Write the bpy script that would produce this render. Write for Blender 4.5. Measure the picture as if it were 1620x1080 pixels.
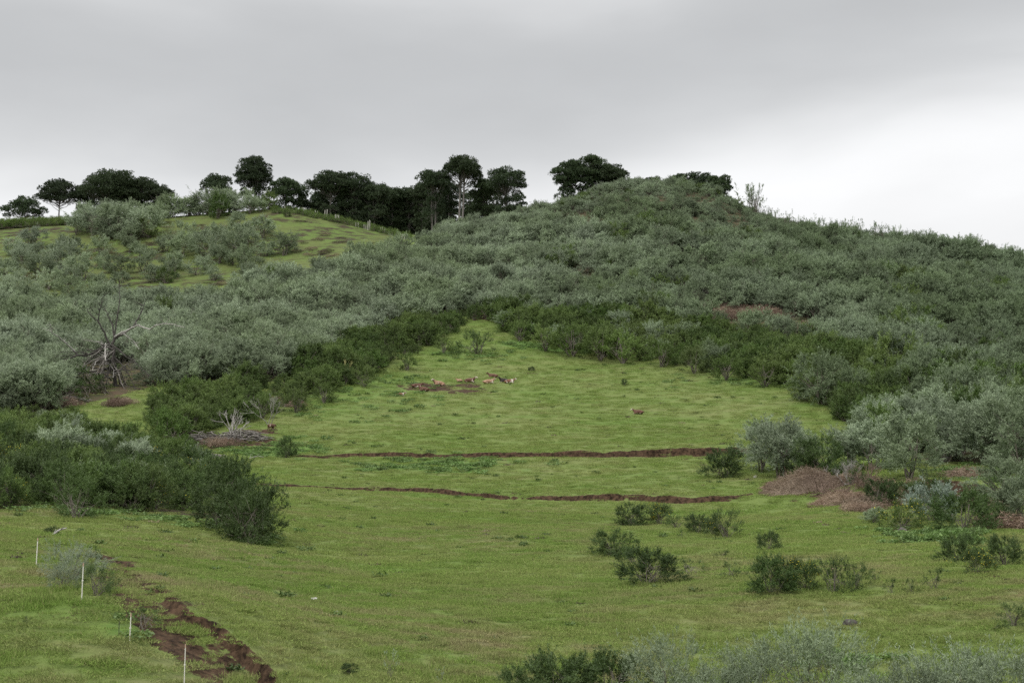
import bpy, math, random
import numpy as np
from math import radians as R

# ------------------------------------------------------------------ scene, camera, light
S = bpy.context.scene
for o in list(bpy.data.objects):
    bpy.data.objects.remove(o)
COL = S.collection
FPX, YH = 2250.0, 800.0                       # focal length in photo pixels, row of the true horizon
PITCH = math.atan((YH - 540.0) / FPX)
cam_d = bpy.data.cameras.new("camera")
cam_d.sensor_width = 36.0
cam_d.lens = 36.0 * FPX / 1620.0
cam_d.clip_start, cam_d.clip_end = 0.5, 8000
cam = bpy.data.objects.new("camera", cam_d)
COL.objects.link(cam)
cam.location = (0, 0, 0)
cam.rotation_euler = (R(90) + PITCH, 0, 0)
S.camera = cam

SUN_EL, SUN_AZ = R(58), R(215)                # azimuth clockwise from +Y
w = bpy.data.worlds.new("World")
S.world = w
w.use_nodes = True
nt = w.node_tree
nt.nodes.clear()
N = nt.nodes.new
L = nt.links.new
out = N("ShaderNodeOutputWorld")
sky = N("ShaderNodeTexSky")
sky.sky_type = 'NISHITA'
sky.sun_disc = False
sky.sun_elevation = SUN_EL
sky.sun_rotation = SUN_AZ
bgs = N("ShaderNodeBackground")
L(sky.outputs[0], bgs.inputs[0])
bgs.inputs[1].default_value = 0.05
tc = N("ShaderNodeTexCoord")
sep = N("ShaderNodeSeparateXYZ")
L(tc.outputs['Generated'], sep.inputs[0])
mp = N("ShaderNodeMapping")
mp.inputs['Scale'].default_value = (2.2, 2.2, 7.0)
L(tc.outputs['Generated'], mp.inputs[0])
nz = N("ShaderNodeTexNoise")
nz.inputs['Scale'].default_value = 1.6
nz.inputs['Detail'].default_value = 4.5
nz.inputs['Roughness'].default_value = 0.45
nz.inputs['Distortion'].default_value = 0.3
L(mp.outputs[0], nz.inputs[0])


def wmath(op, a, b=None, c=None):
    m = N("ShaderNodeMath")
    m.operation = op
    for i, v in enumerate((a, b, c)):
        if v is None:
            continue
        if isinstance(v, (int, float)):
            m.inputs[i].default_value = v
        else:
            L(v, m.inputs[i])
    return m.outputs[0]


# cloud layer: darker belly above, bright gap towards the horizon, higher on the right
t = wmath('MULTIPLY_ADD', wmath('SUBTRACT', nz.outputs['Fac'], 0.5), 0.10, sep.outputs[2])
xr = wmath('MAXIMUM', wmath('SUBTRACT', sep.outputs[0], 0.02), 0.0)
t = wmath('SUBTRACT', t, wmath('MULTIPLY', xr, 0.15))
xl = wmath('MAXIMUM', wmath('SUBTRACT', -0.08, sep.outputs[0]) if False else wmath('SUBTRACT', wmath('MULTIPLY', sep.outputs[0], -1.0), 0.08), 0.0)
rp = N("ShaderNodeValToRGB")
rp.color_ramp.interpolation = 'B_SPLINE'
cr = rp.color_ramp
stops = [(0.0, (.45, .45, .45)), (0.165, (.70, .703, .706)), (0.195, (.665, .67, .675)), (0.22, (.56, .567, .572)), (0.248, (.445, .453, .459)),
         (0.285, (.375, .383, .39)), (0.34, (.385, .392, .398)), (0.46, (.85, .855, .86)), (0.68, (3.3, 3.3, 3.3)), (1.0, (7.2, 7.2, 7.2))]  # unseen overhead stops raised well beyond real overcast, to brighten the ground
while len(cr.elements) < len(stops):
    cr.elements.new(0.5)
for e, (p, c) in zip(cr.elements, stops):
    e.position = p
    e.color = (*c, 1)
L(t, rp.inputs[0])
bgc = N("ShaderNodeBackground")
nz2 = N("ShaderNodeTexNoise")
nz2.inputs['Scale'].default_value = 3.4
nz2.inputs['Detail'].default_value = 6.0
nz2.inputs['Roughness'].default_value = 0.5
mp2 = N("ShaderNodeMapping")
mp2.inputs['Scale'].default_value = (1.6, 1.6, 4.5)
L(tc.outputs['Generated'], mp2.inputs[0])
L(mp2.outputs[0], nz2.inputs[0])
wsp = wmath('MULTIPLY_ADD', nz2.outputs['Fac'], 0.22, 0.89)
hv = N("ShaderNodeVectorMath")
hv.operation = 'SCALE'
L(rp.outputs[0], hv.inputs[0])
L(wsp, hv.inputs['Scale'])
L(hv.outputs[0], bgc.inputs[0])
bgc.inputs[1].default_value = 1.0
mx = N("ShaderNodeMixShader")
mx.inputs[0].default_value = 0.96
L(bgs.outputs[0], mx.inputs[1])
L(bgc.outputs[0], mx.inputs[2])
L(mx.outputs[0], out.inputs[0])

sun_d = bpy.data.lights.new("sun", 'SUN')
sun_d.energy = 1.5
sun_d.angle = R(25)
sun_d.color = (1, .97, .93)
sun = bpy.data.objects.new("sun", sun_d)
COL.objects.link(sun)
sun.rotation_euler = (R(90) - SUN_EL, 0, -SUN_AZ + math.pi)
# a sun lamp shines along its -Z; tilt it so that light comes from SUN_AZ
sun.rotation_mode = 'QUATERNION'
from mathutils import Vector
_d = Vector((math.sin(SUN_AZ) * math.cos(SUN_EL), math.cos(SUN_AZ) * math.cos(SUN_EL), math.sin(SUN_EL)))
sun.rotation_quaternion = _d.to_track_quat('Z', 'Y')

S.view_settings.view_transform = 'Standard'
S.view_settings.look = 'None'
S.view_settings.exposure = 0.57
S.view_settings.gamma = 1.0
S.view_settings.use_curve_mapping = False
S.cycles.use_denoising = False
S.cycles.max_bounces = 5
S.cycles.diffuse_bounces = 3
S.cycles.transmission_bounces = 3
S.cycles.caustics_reflective = S.cycles.caustics_refractive = False
S.cycles.use_adaptive_sampling = False
S.render.filter_size = 1.6 if hasattr(S.render, "filter_size") else 1.5

rng = np.random.default_rng(7)
random.seed(7)


# ------------------------------------------------------------------ geometry helpers
def ray(px, py):
    cx, cz = (px - 810.0) / FPX, (540.0 - py) / FPX
    return np.array([cx, math.cos(PITCH) - cz * math.sin(PITCH), math.sin(PITCH) + cz * math.cos(PITCH)])


def project(x, y, z):
    f = y * math.cos(PITCH) + z * math.sin(PITCH)
    u = -y * math.sin(PITCH) + z * math.cos(PITCH)
    f = np.where(np.abs(f) < 1e-3, 1e-3, f)
    return 810 + FPX * x / f, 540 - FPX * u / f


def _hash(ix, iy, seed):
    h = (ix.astype(np.int64) * 374761393 + iy.astype(np.int64) * 668265263 + seed * 1442695041) & 0xffffffff
    h = ((h ^ (h >> 13)) * 1274126177) & 0xffffffff
    h = (h ^ (h >> 16)) & 0xffffffff
    return h / 4294967295.0


def vnoise(x, y, seed=0):
    x = np.asarray(x, float); y = np.asarray(y, float)
    ix, iy = np.floor(x), np.floor(y)
    fx, fy = x - ix, y - iy
    fx = fx * fx * (3 - 2 * fx); fy = fy * fy * (3 - 2 * fy)
    a = _hash(ix, iy, seed); b = _hash(ix + 1, iy, seed); c = _hash(ix, iy + 1, seed); d = _hash(ix + 1, iy + 1, seed)
    return (a * (1 - fx) + b * fx) * (1 - fy) + (c * (1 - fx) + d * fx) * fy - 0.5


def fbm(x, y, seed=0, octv=3):
    s, a = 0, 1.0
    for i in range(octv):
        s = s + a * vnoise(x * 2 ** i + 17.3 * i, y * 2 ** i - 9.1 * i, seed + i)
        a *= .5
    return s


def sstep(a, b, x):
    t = np.clip((x - a) / (b - a), 0, 1)
    return t * t * (3 - 2 * t)


def inpoly(px, py, poly):
    px = np.asarray(px, float); py = np.asarray(py, float)
    r = np.zeros(px.shape, bool)
    n = len(poly)
    for i in range(n):
        x1, y1 = poly[i]; x2, y2 = poly[(i + 1) % n]
        if y1 == y2:
            continue
        c = ((y1 > py) != (y2 > py)) & (px < (x2 - x1) * (py - y1) / (y2 - y1) + x1)
        r ^= c
    return r


# ------------------------------------------------------------------ terrain
CT = [(-300, 1090, 40), (100, 1090, 38), (500, 1090, 43), (900, 1090, 46), (1300, 1110, 46), (1700, 1120, 46), (2000, 1100, 45),
      (0, 950, 47), (130, 950, 45), (57, 900, 56), (206, 1015, 42), (291, 1082, 40), (400, 950, 60), (800, 950, 66), (1200, 950, 64), (1600, 950, 60), (1900, 940, 60),
      (-250, 870, 60), (0, 850, 68), (150, 865, 70), (400, 860, 88), (800, 860, 98), (1200, 860, 96), (1600, 870, 84), (1900, 870, 80),
      (-250, 790, 90), (0, 800, 90), (200, 800, 98), (430, 802, 122), (800, 812, 130), (1100, 815, 130), (1400, 815, 118), (1620, 822, 108), (1900, 830, 100),
      (430, 770, 150), (800, 787, 150), (1190, 793, 145), (1400, 765, 150), (1620, 745, 150), (1900, 760, 140),
      (330, 738, 175), (500, 723, 188), (800, 726, 185), (1150, 720, 183), (1500, 705, 182), (1620, 660, 212), (1900, 680, 200),
      (250, 716, 190), (0, 700, 160), (0, 750, 125), (-250, 720, 150), (430, 672, 215), (350, 690, 205),
      (650, 650, 228), (900, 650, 230), (1150, 650, 228), (1340, 690, 205),
      (700, 600, 266), (950, 600, 268), (1200, 610, 255), (540, 605, 250), (420, 632, 236),
      (760, 545, 303), (950, 560, 297), (1100, 577, 284), (1300, 622, 245),
      (200, 622, 234), (0, 640, 225), (-250, 640, 225), (0, 560, 300), (200, 545, 315), (400, 550, 305),
      (600, 522, 318), (850, 505, 330), (1000, 512, 325), (1250, 560, 290), (1450, 590, 262), (1620, 582, 265), (1900, 620, 250),
      (-250, 500, 370), (0, 495, 366), (300, 484, 365), (500, 468, 362), (700, 445, 368), (900, 435, 370), (1100, 435, 370), (1300, 455, 350), (1500, 482, 335), (1700, 510, 320), (1900, 540, 310),
      (0, 472, 395), (250, 466, 395), (430, 444, 402), (560, 415, 415), (650, 392, 428),
      (750, 375, 420), (850, 362, 420), (950, 352, 420), (1100, 352, 422), (1250, 390, 410), (1450, 415, 400), (1650, 450, 390), (1900, 500, 380),
      (700, 372, 440), (800, 350, 445), (880, 336, 450), (950, 310, 452), (1050, 304, 455), (1130, 314, 455), (1180, 342, 452), (1250, 366, 447), (1400, 386, 440), (1500, 404, 436), (1620, 436, 430), (1900, 500, 420),
      (-250, 440, 430), (0, 445, 430), (150, 438, 430), (300, 428, 434), (450, 405, 446), (560, 382, 462), (620, 380, 470),
      (-250, 400, 470), (0, 398, 470), (150, 392, 470), (350, 372, 476), (500, 356, 486),
      (-300, 385, 505), (0, 357, 505), (150, 352, 505), (300, 342, 505), (400, 334, 505), (470, 334, 503), (560, 354, 500), (640, 374, 492),
      (0, 365, 540), (200, 360, 540), (400, 350, 540), (560, 366, 530), (640, 380, 530), (750, 366, 500), (850, 362, 500), (950, 335, 500), (1100, 330, 500),
      (0, 410, 610), (400, 405, 610), (700, 415, 600), (1100, 395, 600), (1250, 410, 500), (1450, 450, 500), (1620, 490, 500), (1800, 540, 540)]
cp = []
for px, py, D in CT:
    r = ray(px, py)
    cp.append(r * (D / r[1]))
cp += [np.array(v, float) for v in ((0, 18, -3.9), (-25, 20, -3.6), (25, 20, -4.2), (0, -20, -2.6), (-40, -20, -2.5), (40, -20, -3.2), (0, 4, -2.9))]
cp = np.array(cp)
SC = 100.0


def _phi(r2):
    return 0.5 * r2 * np.log(r2 + 1e-12)


_n = len(cp)
_X = cp[:, :2] / SC
_d2 = ((_X[:, None, :] - _X[None, :, :]) ** 2).sum(-1)
_A = np.zeros((_n + 3, _n + 3))
_A[:_n, :_n] = _phi(_d2) + np.eye(_n) * 2e-4
_A[:_n, _n] = 1
_A[:_n, _n + 1:] = _X
_A[_n, :_n] = 1
_A[_n + 1:, :_n] = _X.T
_W = np.linalg.solve(_A, np.concatenate([cp[:, 2], np.zeros(3)]))


def base_z(x, y):
    x = np.asarray(x, float); y = np.asarray(y, float)
    shp = x.shape
    X = np.stack([x.ravel(), y.ravel()], 1) / SC
    z = np.empty(len(X))
    for i in range(0, len(X), 60000):
        c = X[i:i + 60000]
        d2 = ((c ** 2).sum(1)[:, None] + (_X ** 2).sum(1)[None] - 2 * c @ _X.T)
        np.clip(d2, 1e-12, None, out=d2)
        z[i:i + 60000] = _phi(d2) @ _W[:_n] + _W[_n] + c @ _W[_n + 1:]
    z = z.reshape(shp)
    rr = np.hypot(x, y)
    th = np.degrees(np.abs(np.arctan2(x, y)))
    wgt = (1 - sstep(27, 50, th)) * (1 - sstep(600, 900, rr))
    wgt = np.maximum(wgt, 1 - sstep(25, 45, rr))
    fb = -4 + 26 * fbm(x / 240, y / 240, 50, 2) * sstep(40, 200, rr) + 0.03 * np.clip(rr - 60, 0, 600)
    return z * wgt + fb * (1 - wgt)


def cast(px, py, zf=None, dmin=22.0, dmax=640.0):
    zf = zf or base_z
    r = ray(px, py)
    D = np.arange(dmin, dmax, 0.4)
    x, y, z = r[0] / r[1] * D, D, r[2] / r[1] * D
    hit = np.nonzero(zf(x, y) >= z)[0]
    if not len(hit):
        return cast(px, py + 2, zf, dmin, dmax)
    i = hit[0]
    return x[i], y[i]


def poly_w(pts):
    return np.array([cast(a, b) for a, b in pts])


class Bank:
    """a curve on the ground: signed distance (positive = left of travel), height along it"""
    def __init__(s, pts, hs, width, decay):
        s.P = poly_w(pts); s.h = np.array(hs, float); s.w = width; s.decay = decay

    def sd(s, x, y):
        best = np.full(x.shape, 1e9); sg = np.full(x.shape, 1e9); h = np.zeros(x.shape)
        for i in range(len(s.P) - 1):
            a, b = s.P[i], s.P[i + 1]
            d = b - a; l2 = (d ** 2).sum()
            t = np.clip(((x - a[0]) * d[0] + (y - a[1]) * d[1]) / l2, 0, 1)
            qx, qy = x - a[0] - t * d[0], y - a[1] - t * d[1]
            dist = np.hypot(qx, qy)
            side = np.sign(d[0] * qy - d[1] * qx)
            m = dist < best
            best = np.where(m, dist, best); sg = np.where(m, dist * side, sg)
            h = np.where(m, s.h[i] * (1 - t) + s.h[i + 1] * t, h)
        return sg, h

    def apply(s, x, y):
        z = np.zeros(x.shape); soil = np.zeros(x.shape)
        lo, hi = s.P.min(0) - 30, s.P.max(0) + 30
        m = (x > lo[0]) & (x < hi[0]) & (y > lo[1]) & (y < hi[1])
        if not m.any():
            return z, soil
        xm, ym = x[m], y[m]
        sg, h = s.sd(xm, ym)
        wob = fbm(xm / 2.2, ym / 2.2, 31, 3) * 0.55
        h = h * (1 + 0.6 * fbm(xm / 3.1, ym / 6, 77, 3))
        h = np.clip(h, 0, None)
        q = sg + wob
        st = sstep(-s.w, s.w, q)
        dz = h * st * np.exp(-np.clip(q, 0, None) / s.decay) - 0.25 * h * np.exp(-((q + 1.0) / 0.9) ** 2)
        z[m] = dz
        face = np.exp(-(q / (s.w * 1.15)) ** 4) * sstep(0.03, 0.2, h)
        face *= sstep(-0.55, 0.25, fbm(xm / .9, ym / .9, 91, 3) + fbm(xm / 7, ym / 7, 92, 2) * .4 + h * .35 + .20)
        soil[m] = face
        return z, soil


BANKS = [
    Bank([(455, 722), (520, 724), (600, 722), (700, 725), (800, 725), (900, 723), (1000, 721), (1100, 719), (1170, 717), (1235, 722)],
         [.1, .34, .42, .52, .6, .65, .78, .86, .8, 0], 0.24, 14),
    Bank([(375, 764), (500, 772), (600, 775), (650, 776), (700, 779), (800, 786), (900, 790), (1000, 793), (1080, 798), (1150, 797), (1200, 786)],
         [.15, .32, .38, .42, .42, .42, .45, .55, .68, .55, 0], 0.22, 12),
    Bank([(1350, 800), (1400, 790), (1450, 780), (1510, 782), (1560, 790), (1610, 790)], [0, 1.3, 1.2, 1.4, .7, 0], .7, 14),
    Bank([(432, 1095), (395, 1066), (362, 1036), (330, 1008), (300, 988), (270, 962), (235, 935), (195, 900), (170, 878)], [.4, .45, .4, .4, .4, .35, .3, .25, 0], .16, 5),
]
for b in BANKS[3:4]:      # travel towards the top of the picture: uphill side is the right-hand one
    b.P = b.P[::-1].copy(); b.h = b.h[::-1].copy()

TRACK = Bank([(150, 882), (182, 918), (215, 955), (252, 992), (298, 1032), (345, 1068), (385, 1102)], [1] * 7, 1, 1)

# bare patches: centre, radii in photo pixels -> ellipses on the ground
ELL = []


def ell(px, py, rx, ry, k=1.0, kind='soil'):
    x, y = cast(px, py)
    _, ya = cast(px, py - ry); _, yb = cast(px, py + ry)
    ELL.append((x, y, rx * y / FPX, max(abs(ya - yb) / 2, .5), k, kind))


for a in ((690, 612, 46, 7, 1.), (738, 609, 34, 5, .9), (742, 618, 28, 5, .8), (838, 636, 22, 5, .3), (400, 700, 40, 7, .9), (345, 705, 40, 6, .6), (410, 686, 30, 5, .8), (290, 716, 45, 5, .9),
          (430, 683, 22, 4, .7), (545, 600, 18, 4, .4), (720, 580, 22, 2.5, .5), (841, 590, 14, 1.5, .7), (930, 655, 30, 3, .25),
          (700, 734, 90, 5, .5), (790, 738, 40, 4, .5), (275, 975, 34, 18, .62), (225, 935, 40, 24, .72), (300, 1030, 46, 20, .7), (185, 900, 28, 18, .7), (255, 1008, 26, 20, .6), (330, 1000, 30, 14, .5), (375, 1075, 40, 14, .8),
          (340, 1050, 30, 14, .75), (205, 965, 22, 14, .5), (95, 985, 60, 8, .35), (60, 1000, 30, 6, .3), (90, 900, 30, 8, .3), (1240, 776, 50, 8, .7), (1300, 790, 50, 8, .8), (1425, 795, 26, 10, .4), (1530, 770, 24, 8, .45), (1380, 785, 30, 10, .5),
          (1420, 840, 22, 8, .7), (1500, 870, 40, 7, .35), (1590, 920, 40, 8, .5), (1560, 745, 60, 8, .4), (1165, 498, 60, 9, .5), (1290, 520, 36, 8, .4),
          (790, 500, 40, 8, .8), (190, 640, 40, 10, .35), (120, 640, 50, 12, .3), (30, 840, 40, 8, .2), (500, 715, 40, 3, .3), (1480, 610, 60, 10, .4)):
    ell(*a)
for a in ((700, 738, 110, 10, 1.0), (640, 740, 40, 6, 1.0), (430, 715, 90, 9, 1.0), (440, 700, 60, 8, .8), (1570, 760, 60, 22, 1.), (900, 548, 60, 8, .9), (840, 545, 50, 8, .9), (740, 560, 80, 12, .5),
          (1470, 850, 60, 16, .9), (560, 640, 120, 25, .35), (620, 610, 70, 18, .5), (180, 815, 120, 10, .7), (300, 830, 120, 10, .5), (405, 862, 60, 7, .7), (1200, 600, 120, 10, .5), (1390, 700, 40, 10, .6),
          (210, 1000, 30, 20, .5), (1330, 1040, 60, 25, .6)):
    ell(*a, kind='lush')

Z_SILVER = [(-500, 505), (0, 492), (250, 484), (420, 460), (560, 427), (650, 402), (690, 386), (705, 250), (1950, 250), (1950, 660), (1620, 640), (1500, 618), (1400, 588), (1290, 552), (1180, 536),
            (1090, 525), (1000, 508), (900, 505), (830, 500), (770, 492), (720, 502), (650, 515), (560, 545), (480, 580), (420, 606), (240, 612), (130, 640), (0, 662), (-500, 690)]
Z_BROOM_L = [(245, 700), (240, 660), (270, 640), (380, 612), (420, 606), (480, 580), (560, 545), (650, 515), (720, 502), (770, 492), (765, 502), (722, 520), (688, 545), (635, 572), (560, 602), (520, 622), (480, 638), (420, 655), (385, 668),
             (330, 690), (260, 706)]
Z_BROOM_R = [(775, 498), (830, 500), (900, 505), (1000, 508), (1090, 525), (1180, 536), (1290, 552), (1400, 590), (1430, 640), (1400, 690), (1350, 690), (1330, 655), (1285, 628), (1240, 610), (1180, 595), (1090, 583), (1030, 572),
             (985, 566), (900, 552), (858, 543), (815, 530), (788, 510)]
Z_LOW_R = [(1400, 588), (1500, 618), (1620, 640), (1950, 660), (1950, 760), (1620, 738), (1560, 735), (1480, 730), (1420, 722), (1375, 705), (1400, 690), (1430, 640)]
Z_LOW_L = [(-400, 690), (0, 662), (60, 655), (100, 665), (150, 690), (235, 722), (290, 742), (330, 765), (370, 800), (395, 835), (385, 850), (350, 828), (250, 812), (130, 806), (60, 800), (0, 806), (-400, 815)]
Z_LEFT_HILL = [(-500, 330), (0, 335), (300, 325), (480, 325), (640, 370), (620, 395), (430, 440), (250, 466), (0, 476), (-500, 490)]


def ground(x, y, full=False):
    x = np.asarray(x, float); y = np.asarray(y, float)
    z = base_z(x, y)
    rr = np.hypot(x, y)
    soil = np.zeros(x.shape); lush = np.zeros(x.shape)
    for b in BANKS:
        dz, s_ = b.apply(x, y)
        z = z + dz
        soil = np.maximum(soil, s_)
    m = (x > -25) & (x < 0) & (y > 25) & (y < 90)
    if m.any():
        sg, _ = TRACK.sd(x[m], y[m])
        sg = np.abs(sg + .5 * fbm(x[m] / 1.5, y[m] / 1.5, 44, 2))
        v = (.72 * (1 - sstep(.45, 1.15, sg)) + .2 * np.exp(-((sg - .75) / .22) ** 2)) * (.9 + .6 * fbm(x[m] / .8, y[m] / .8, 45, 3))
        soil[m] = np.maximum(soil[m], v)
    # lumps and cattle terracettes
    z = z + 0.55 * fbm(x / 17, y / 13, 3, 2) + sstep(20, 40, rr) * (0.16 * fbm(x / 3.1, y / 1.9, 5, 2) + 0.10 * vnoise(x / 1.5, y / .62, 9))
    for cx, cy, rx, ry, k, kind in ELL:
        m = (np.abs(x - cx) < rx * 1.7) & (np.abs(y - cy) < ry * 1.7)
        if not m.any():
            continue
        xm, ym = x[m], y[m]
        d = np.hypot((xm - cx) / rx, (ym - cy) / ry)
        v = k * sstep(1.45, .35, d + 0.9 * fbm(xm / 1.6, ym / 1.6, 41, 3)) if False else k * (1 - sstep(.35, 1.45, d + 1.0 * fbm(xm / 1.7, ym / 1.7, 41, 3)))
        v = v * sstep(-.45, .15, fbm(xm / .8, ym / .8, 61, 2) + (k - .5) * .6)
        if kind == 'soil':
            soil[m] = np.maximum(soil[m], v)
        else:
            lush[m] = np.maximum(lush[m], v)
    if not full:
        return z
    px, py = project(x, y, z)
    front = (y > 30) & (rr < 520)
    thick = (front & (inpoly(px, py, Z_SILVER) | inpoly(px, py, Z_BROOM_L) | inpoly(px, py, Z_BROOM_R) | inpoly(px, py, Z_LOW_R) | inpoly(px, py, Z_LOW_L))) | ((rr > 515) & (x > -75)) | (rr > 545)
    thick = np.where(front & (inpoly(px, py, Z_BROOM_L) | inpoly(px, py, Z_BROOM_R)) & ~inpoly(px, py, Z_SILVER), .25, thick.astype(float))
    hill = ((y > 400) & front & inpoly(px, py, Z_LEFT_HILL)) | ((rr > 500) & (x < -60))
    return z, soil, lush, thick, hill.astype(float)


def place(px, py):
    return cast(px, py, ground_lo)


def ground_lo(x, y):
    return base_z(x, y) + 0.55 * fbm(x / 17, y / 13, 3, 2)


# ------------------------------------------------------------------ mesh building
class MB:
    def __init__(s):
        s.v = []; s.f4 = []; s.m4 = []; s.n = 0

    def quads(s, V, F, mi=0):
        s.v.append(np.asarray(V, np.float32)); s.f4.append(np.asarray(F, np.int64) + s.n); s.m4.append(np.full(len(F), mi, np.int32)); s.n += len(V)

    def leaves(s, P, D, Ln, Wd, rg, mi=0, nrm=None):
        """rhombic leaves: base P, direction D, length Ln, width Wd"""
        n = len(P)
        D = D / (np.linalg.norm(D, axis=1, keepdims=True) + 1e-9)
        r_ = rg.normal(size=(n, 3))
        if nrm is not None:
            r_ = nrm + r_ * .45
        Sd = np.cross(D, r_); Sd /= (np.linalg.norm(Sd, axis=1, keepdims=True) + 1e-9)
        Ln = np.broadcast_to(np.asarray(Ln, float).reshape(-1, 1), (n, 1)); Wd = np.broadcast_to(np.asarray(Wd, float).reshape(-1, 1), (n, 1))
        V = np.empty((n, 4, 3))
        V[:, 0] = P; V[:, 1] = P + D * Ln * .5 + Sd * Wd * .5; V[:, 2] = P + D * Ln; V[:, 3] = P + D * Ln * .5 - Sd * Wd * .5
        s.quads(V.reshape(-1, 3), np.arange(4 * n).reshape(-1, 4), mi)

    def tube(s, pts, rad, sides=5, mi=0, cap=True):
        pts = np.asarray(pts, float); k = len(pts)
        rad = np.broadcast_to(np.asarray(rad, float), (k,))
        tg = np.gradient(pts, axis=0); tg /= (np.linalg.norm(tg, axis=1, keepdims=True) + 1e-9)
        up = np.array([0.31, 0.2, .93]) if abs(tg[0, 2]) < .8 else np.array([1., .1, 0])
        a = np.cross(tg, up); a /= (np.linalg.norm(a, axis=1, keepdims=True) + 1e-9)
        b = np.cross(tg, a)
        an = np.arange(sides) / sides * 2 * np.pi
        V = pts[:, None] + rad[:, None, None] * (np.cos(an)[None, :, None] * a[:, None] + np.sin(an)[None, :, None] * b[:, None])
        i = np.arange(k - 1)[:, None] * sides; j = np.arange(sides)[None]; jn = (j + 1) % sides
        F = np.stack([i + j, i + jn, i + sides + jn, i + sides + j], -1).reshape(-1, 4)
        s.quads(V.reshape(-1, 3), F, mi)

    def mesh(s, name, mats, smooth=False):
        me = bpy.data.meshes.new(name)
        V = np.concatenate(s.v) if s.v else np.zeros((0, 3), np.float32)
        F = np.concatenate(s.f4); M = np.concatenate(s.m4)
        me.vertices.add(len(V)); me.vertices.foreach_set("co", V.astype(np.float32).ravel())
        me.loops.add(F.size); me.loops.foreach_set("vertex_index", F.astype(np.int32).ravel())
        me.polygons.add(len(F)); me.polygons.foreach_set("loop_start", np.arange(0, F.size, 4, dtype=np.int32))
        me.polygons.foreach_set("material_index", M)
        if smooth:
            me.polygons.foreach_set("use_smooth", np.ones(len(F), bool))
        for m in mats:
            me.materials.append(m)
        me.update(calc_edges=True)
        return me


def link(o, parent=None):
    COL.objects.link(o)
    if parent:
        o.parent = parent
    return o


def tag(o, label=None, cat=None, group=None, kind=None):
    if label: o["label"] = label
    if cat: o["category"] = cat
    if group: o["group"] = group
    if kind: o["kind"] = kind
    return o


def empty(name, loc, rz=0.0, sc=1.0):
    o = bpy.data.objects.new(name, None)
    o.empty_display_size = .3
    o.location = loc; o.rotation_euler = (0, 0, rz)
    o.scale = sc if isinstance(sc, (tuple, list)) else (sc, sc, sc)
    return link(o)


# ------------------------------------------------------------------ materials
def new_mat(name):
    m = bpy.data.materials.new(name); m.use_nodes = True
    m.node_tree.nodes.clear()
    return m


class NB:
    def __init__(s, m):
        s.t = m.node_tree

    def n(s, typ, **kw):
        x = s.t.nodes.new(typ)
        for k, v in kw.items():
            setattr(x, k, v)
        return x

    def l(s, a, b):
        s.t.links.new(a, b)

    def math(s, op, a, b=None, clamp=False):
        m = s.n("ShaderNodeMath", operation=op); m.use_clamp = clamp
        for i, v in enumerate((a, b)):
            if v is None: continue
            if isinstance(v, (int, float)): m.inputs[i].default_value = v
            else: s.l(v, m.inputs[i])
        return m.outputs[0]

    def noise(s, vec, scale, detail=3.0, rough=.55, sc3=None, dist=0.0):
        if sc3:
            mp = s.n("ShaderNodeMapping"); mp.inputs['Scale'].default_value = sc3
            s.l(vec, mp.inputs[0]); vec = mp.outputs[0]
        x = s.n("ShaderNodeTexNoise"); x.inputs['Scale'].default_value = scale; x.inputs['Detail'].default_value = detail; x.inputs['Roughness'].default_value = rough
        x.inputs['Distortion'].default_value = dist
        s.l(vec, x.inputs[0])
        return x.outputs['Fac']

    def ramp(s, fac, stops):
        x = s.n("ShaderNodeValToRGB")
        while len(x.color_ramp.elements) < len(stops): x.color_ramp.elements.new(.5)
        for e, (p, c) in zip(x.color_ramp.elements, stops):
            e.position = p; e.color = (c, c, c, 1) if isinstance(c, (int, float)) else (*c, 1)
        s.l(fac, x.inputs[0])
        return x.outputs[0]

    def mix(s, f, a, b, mode='MIX'):
        x = s.n("ShaderNodeMix", data_type='RGBA', blend_type=mode)
        for sock, v in ((x.inputs[0], f), (x.inputs[6], a), (x.inputs[7], b)):
            if isinstance(v, (int, float)): sock.default_value = v
            elif isinstance(v, tuple): sock.default_value = (*v, 1)
            else: s.l(v, sock)
        return x.outputs[2]


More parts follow.
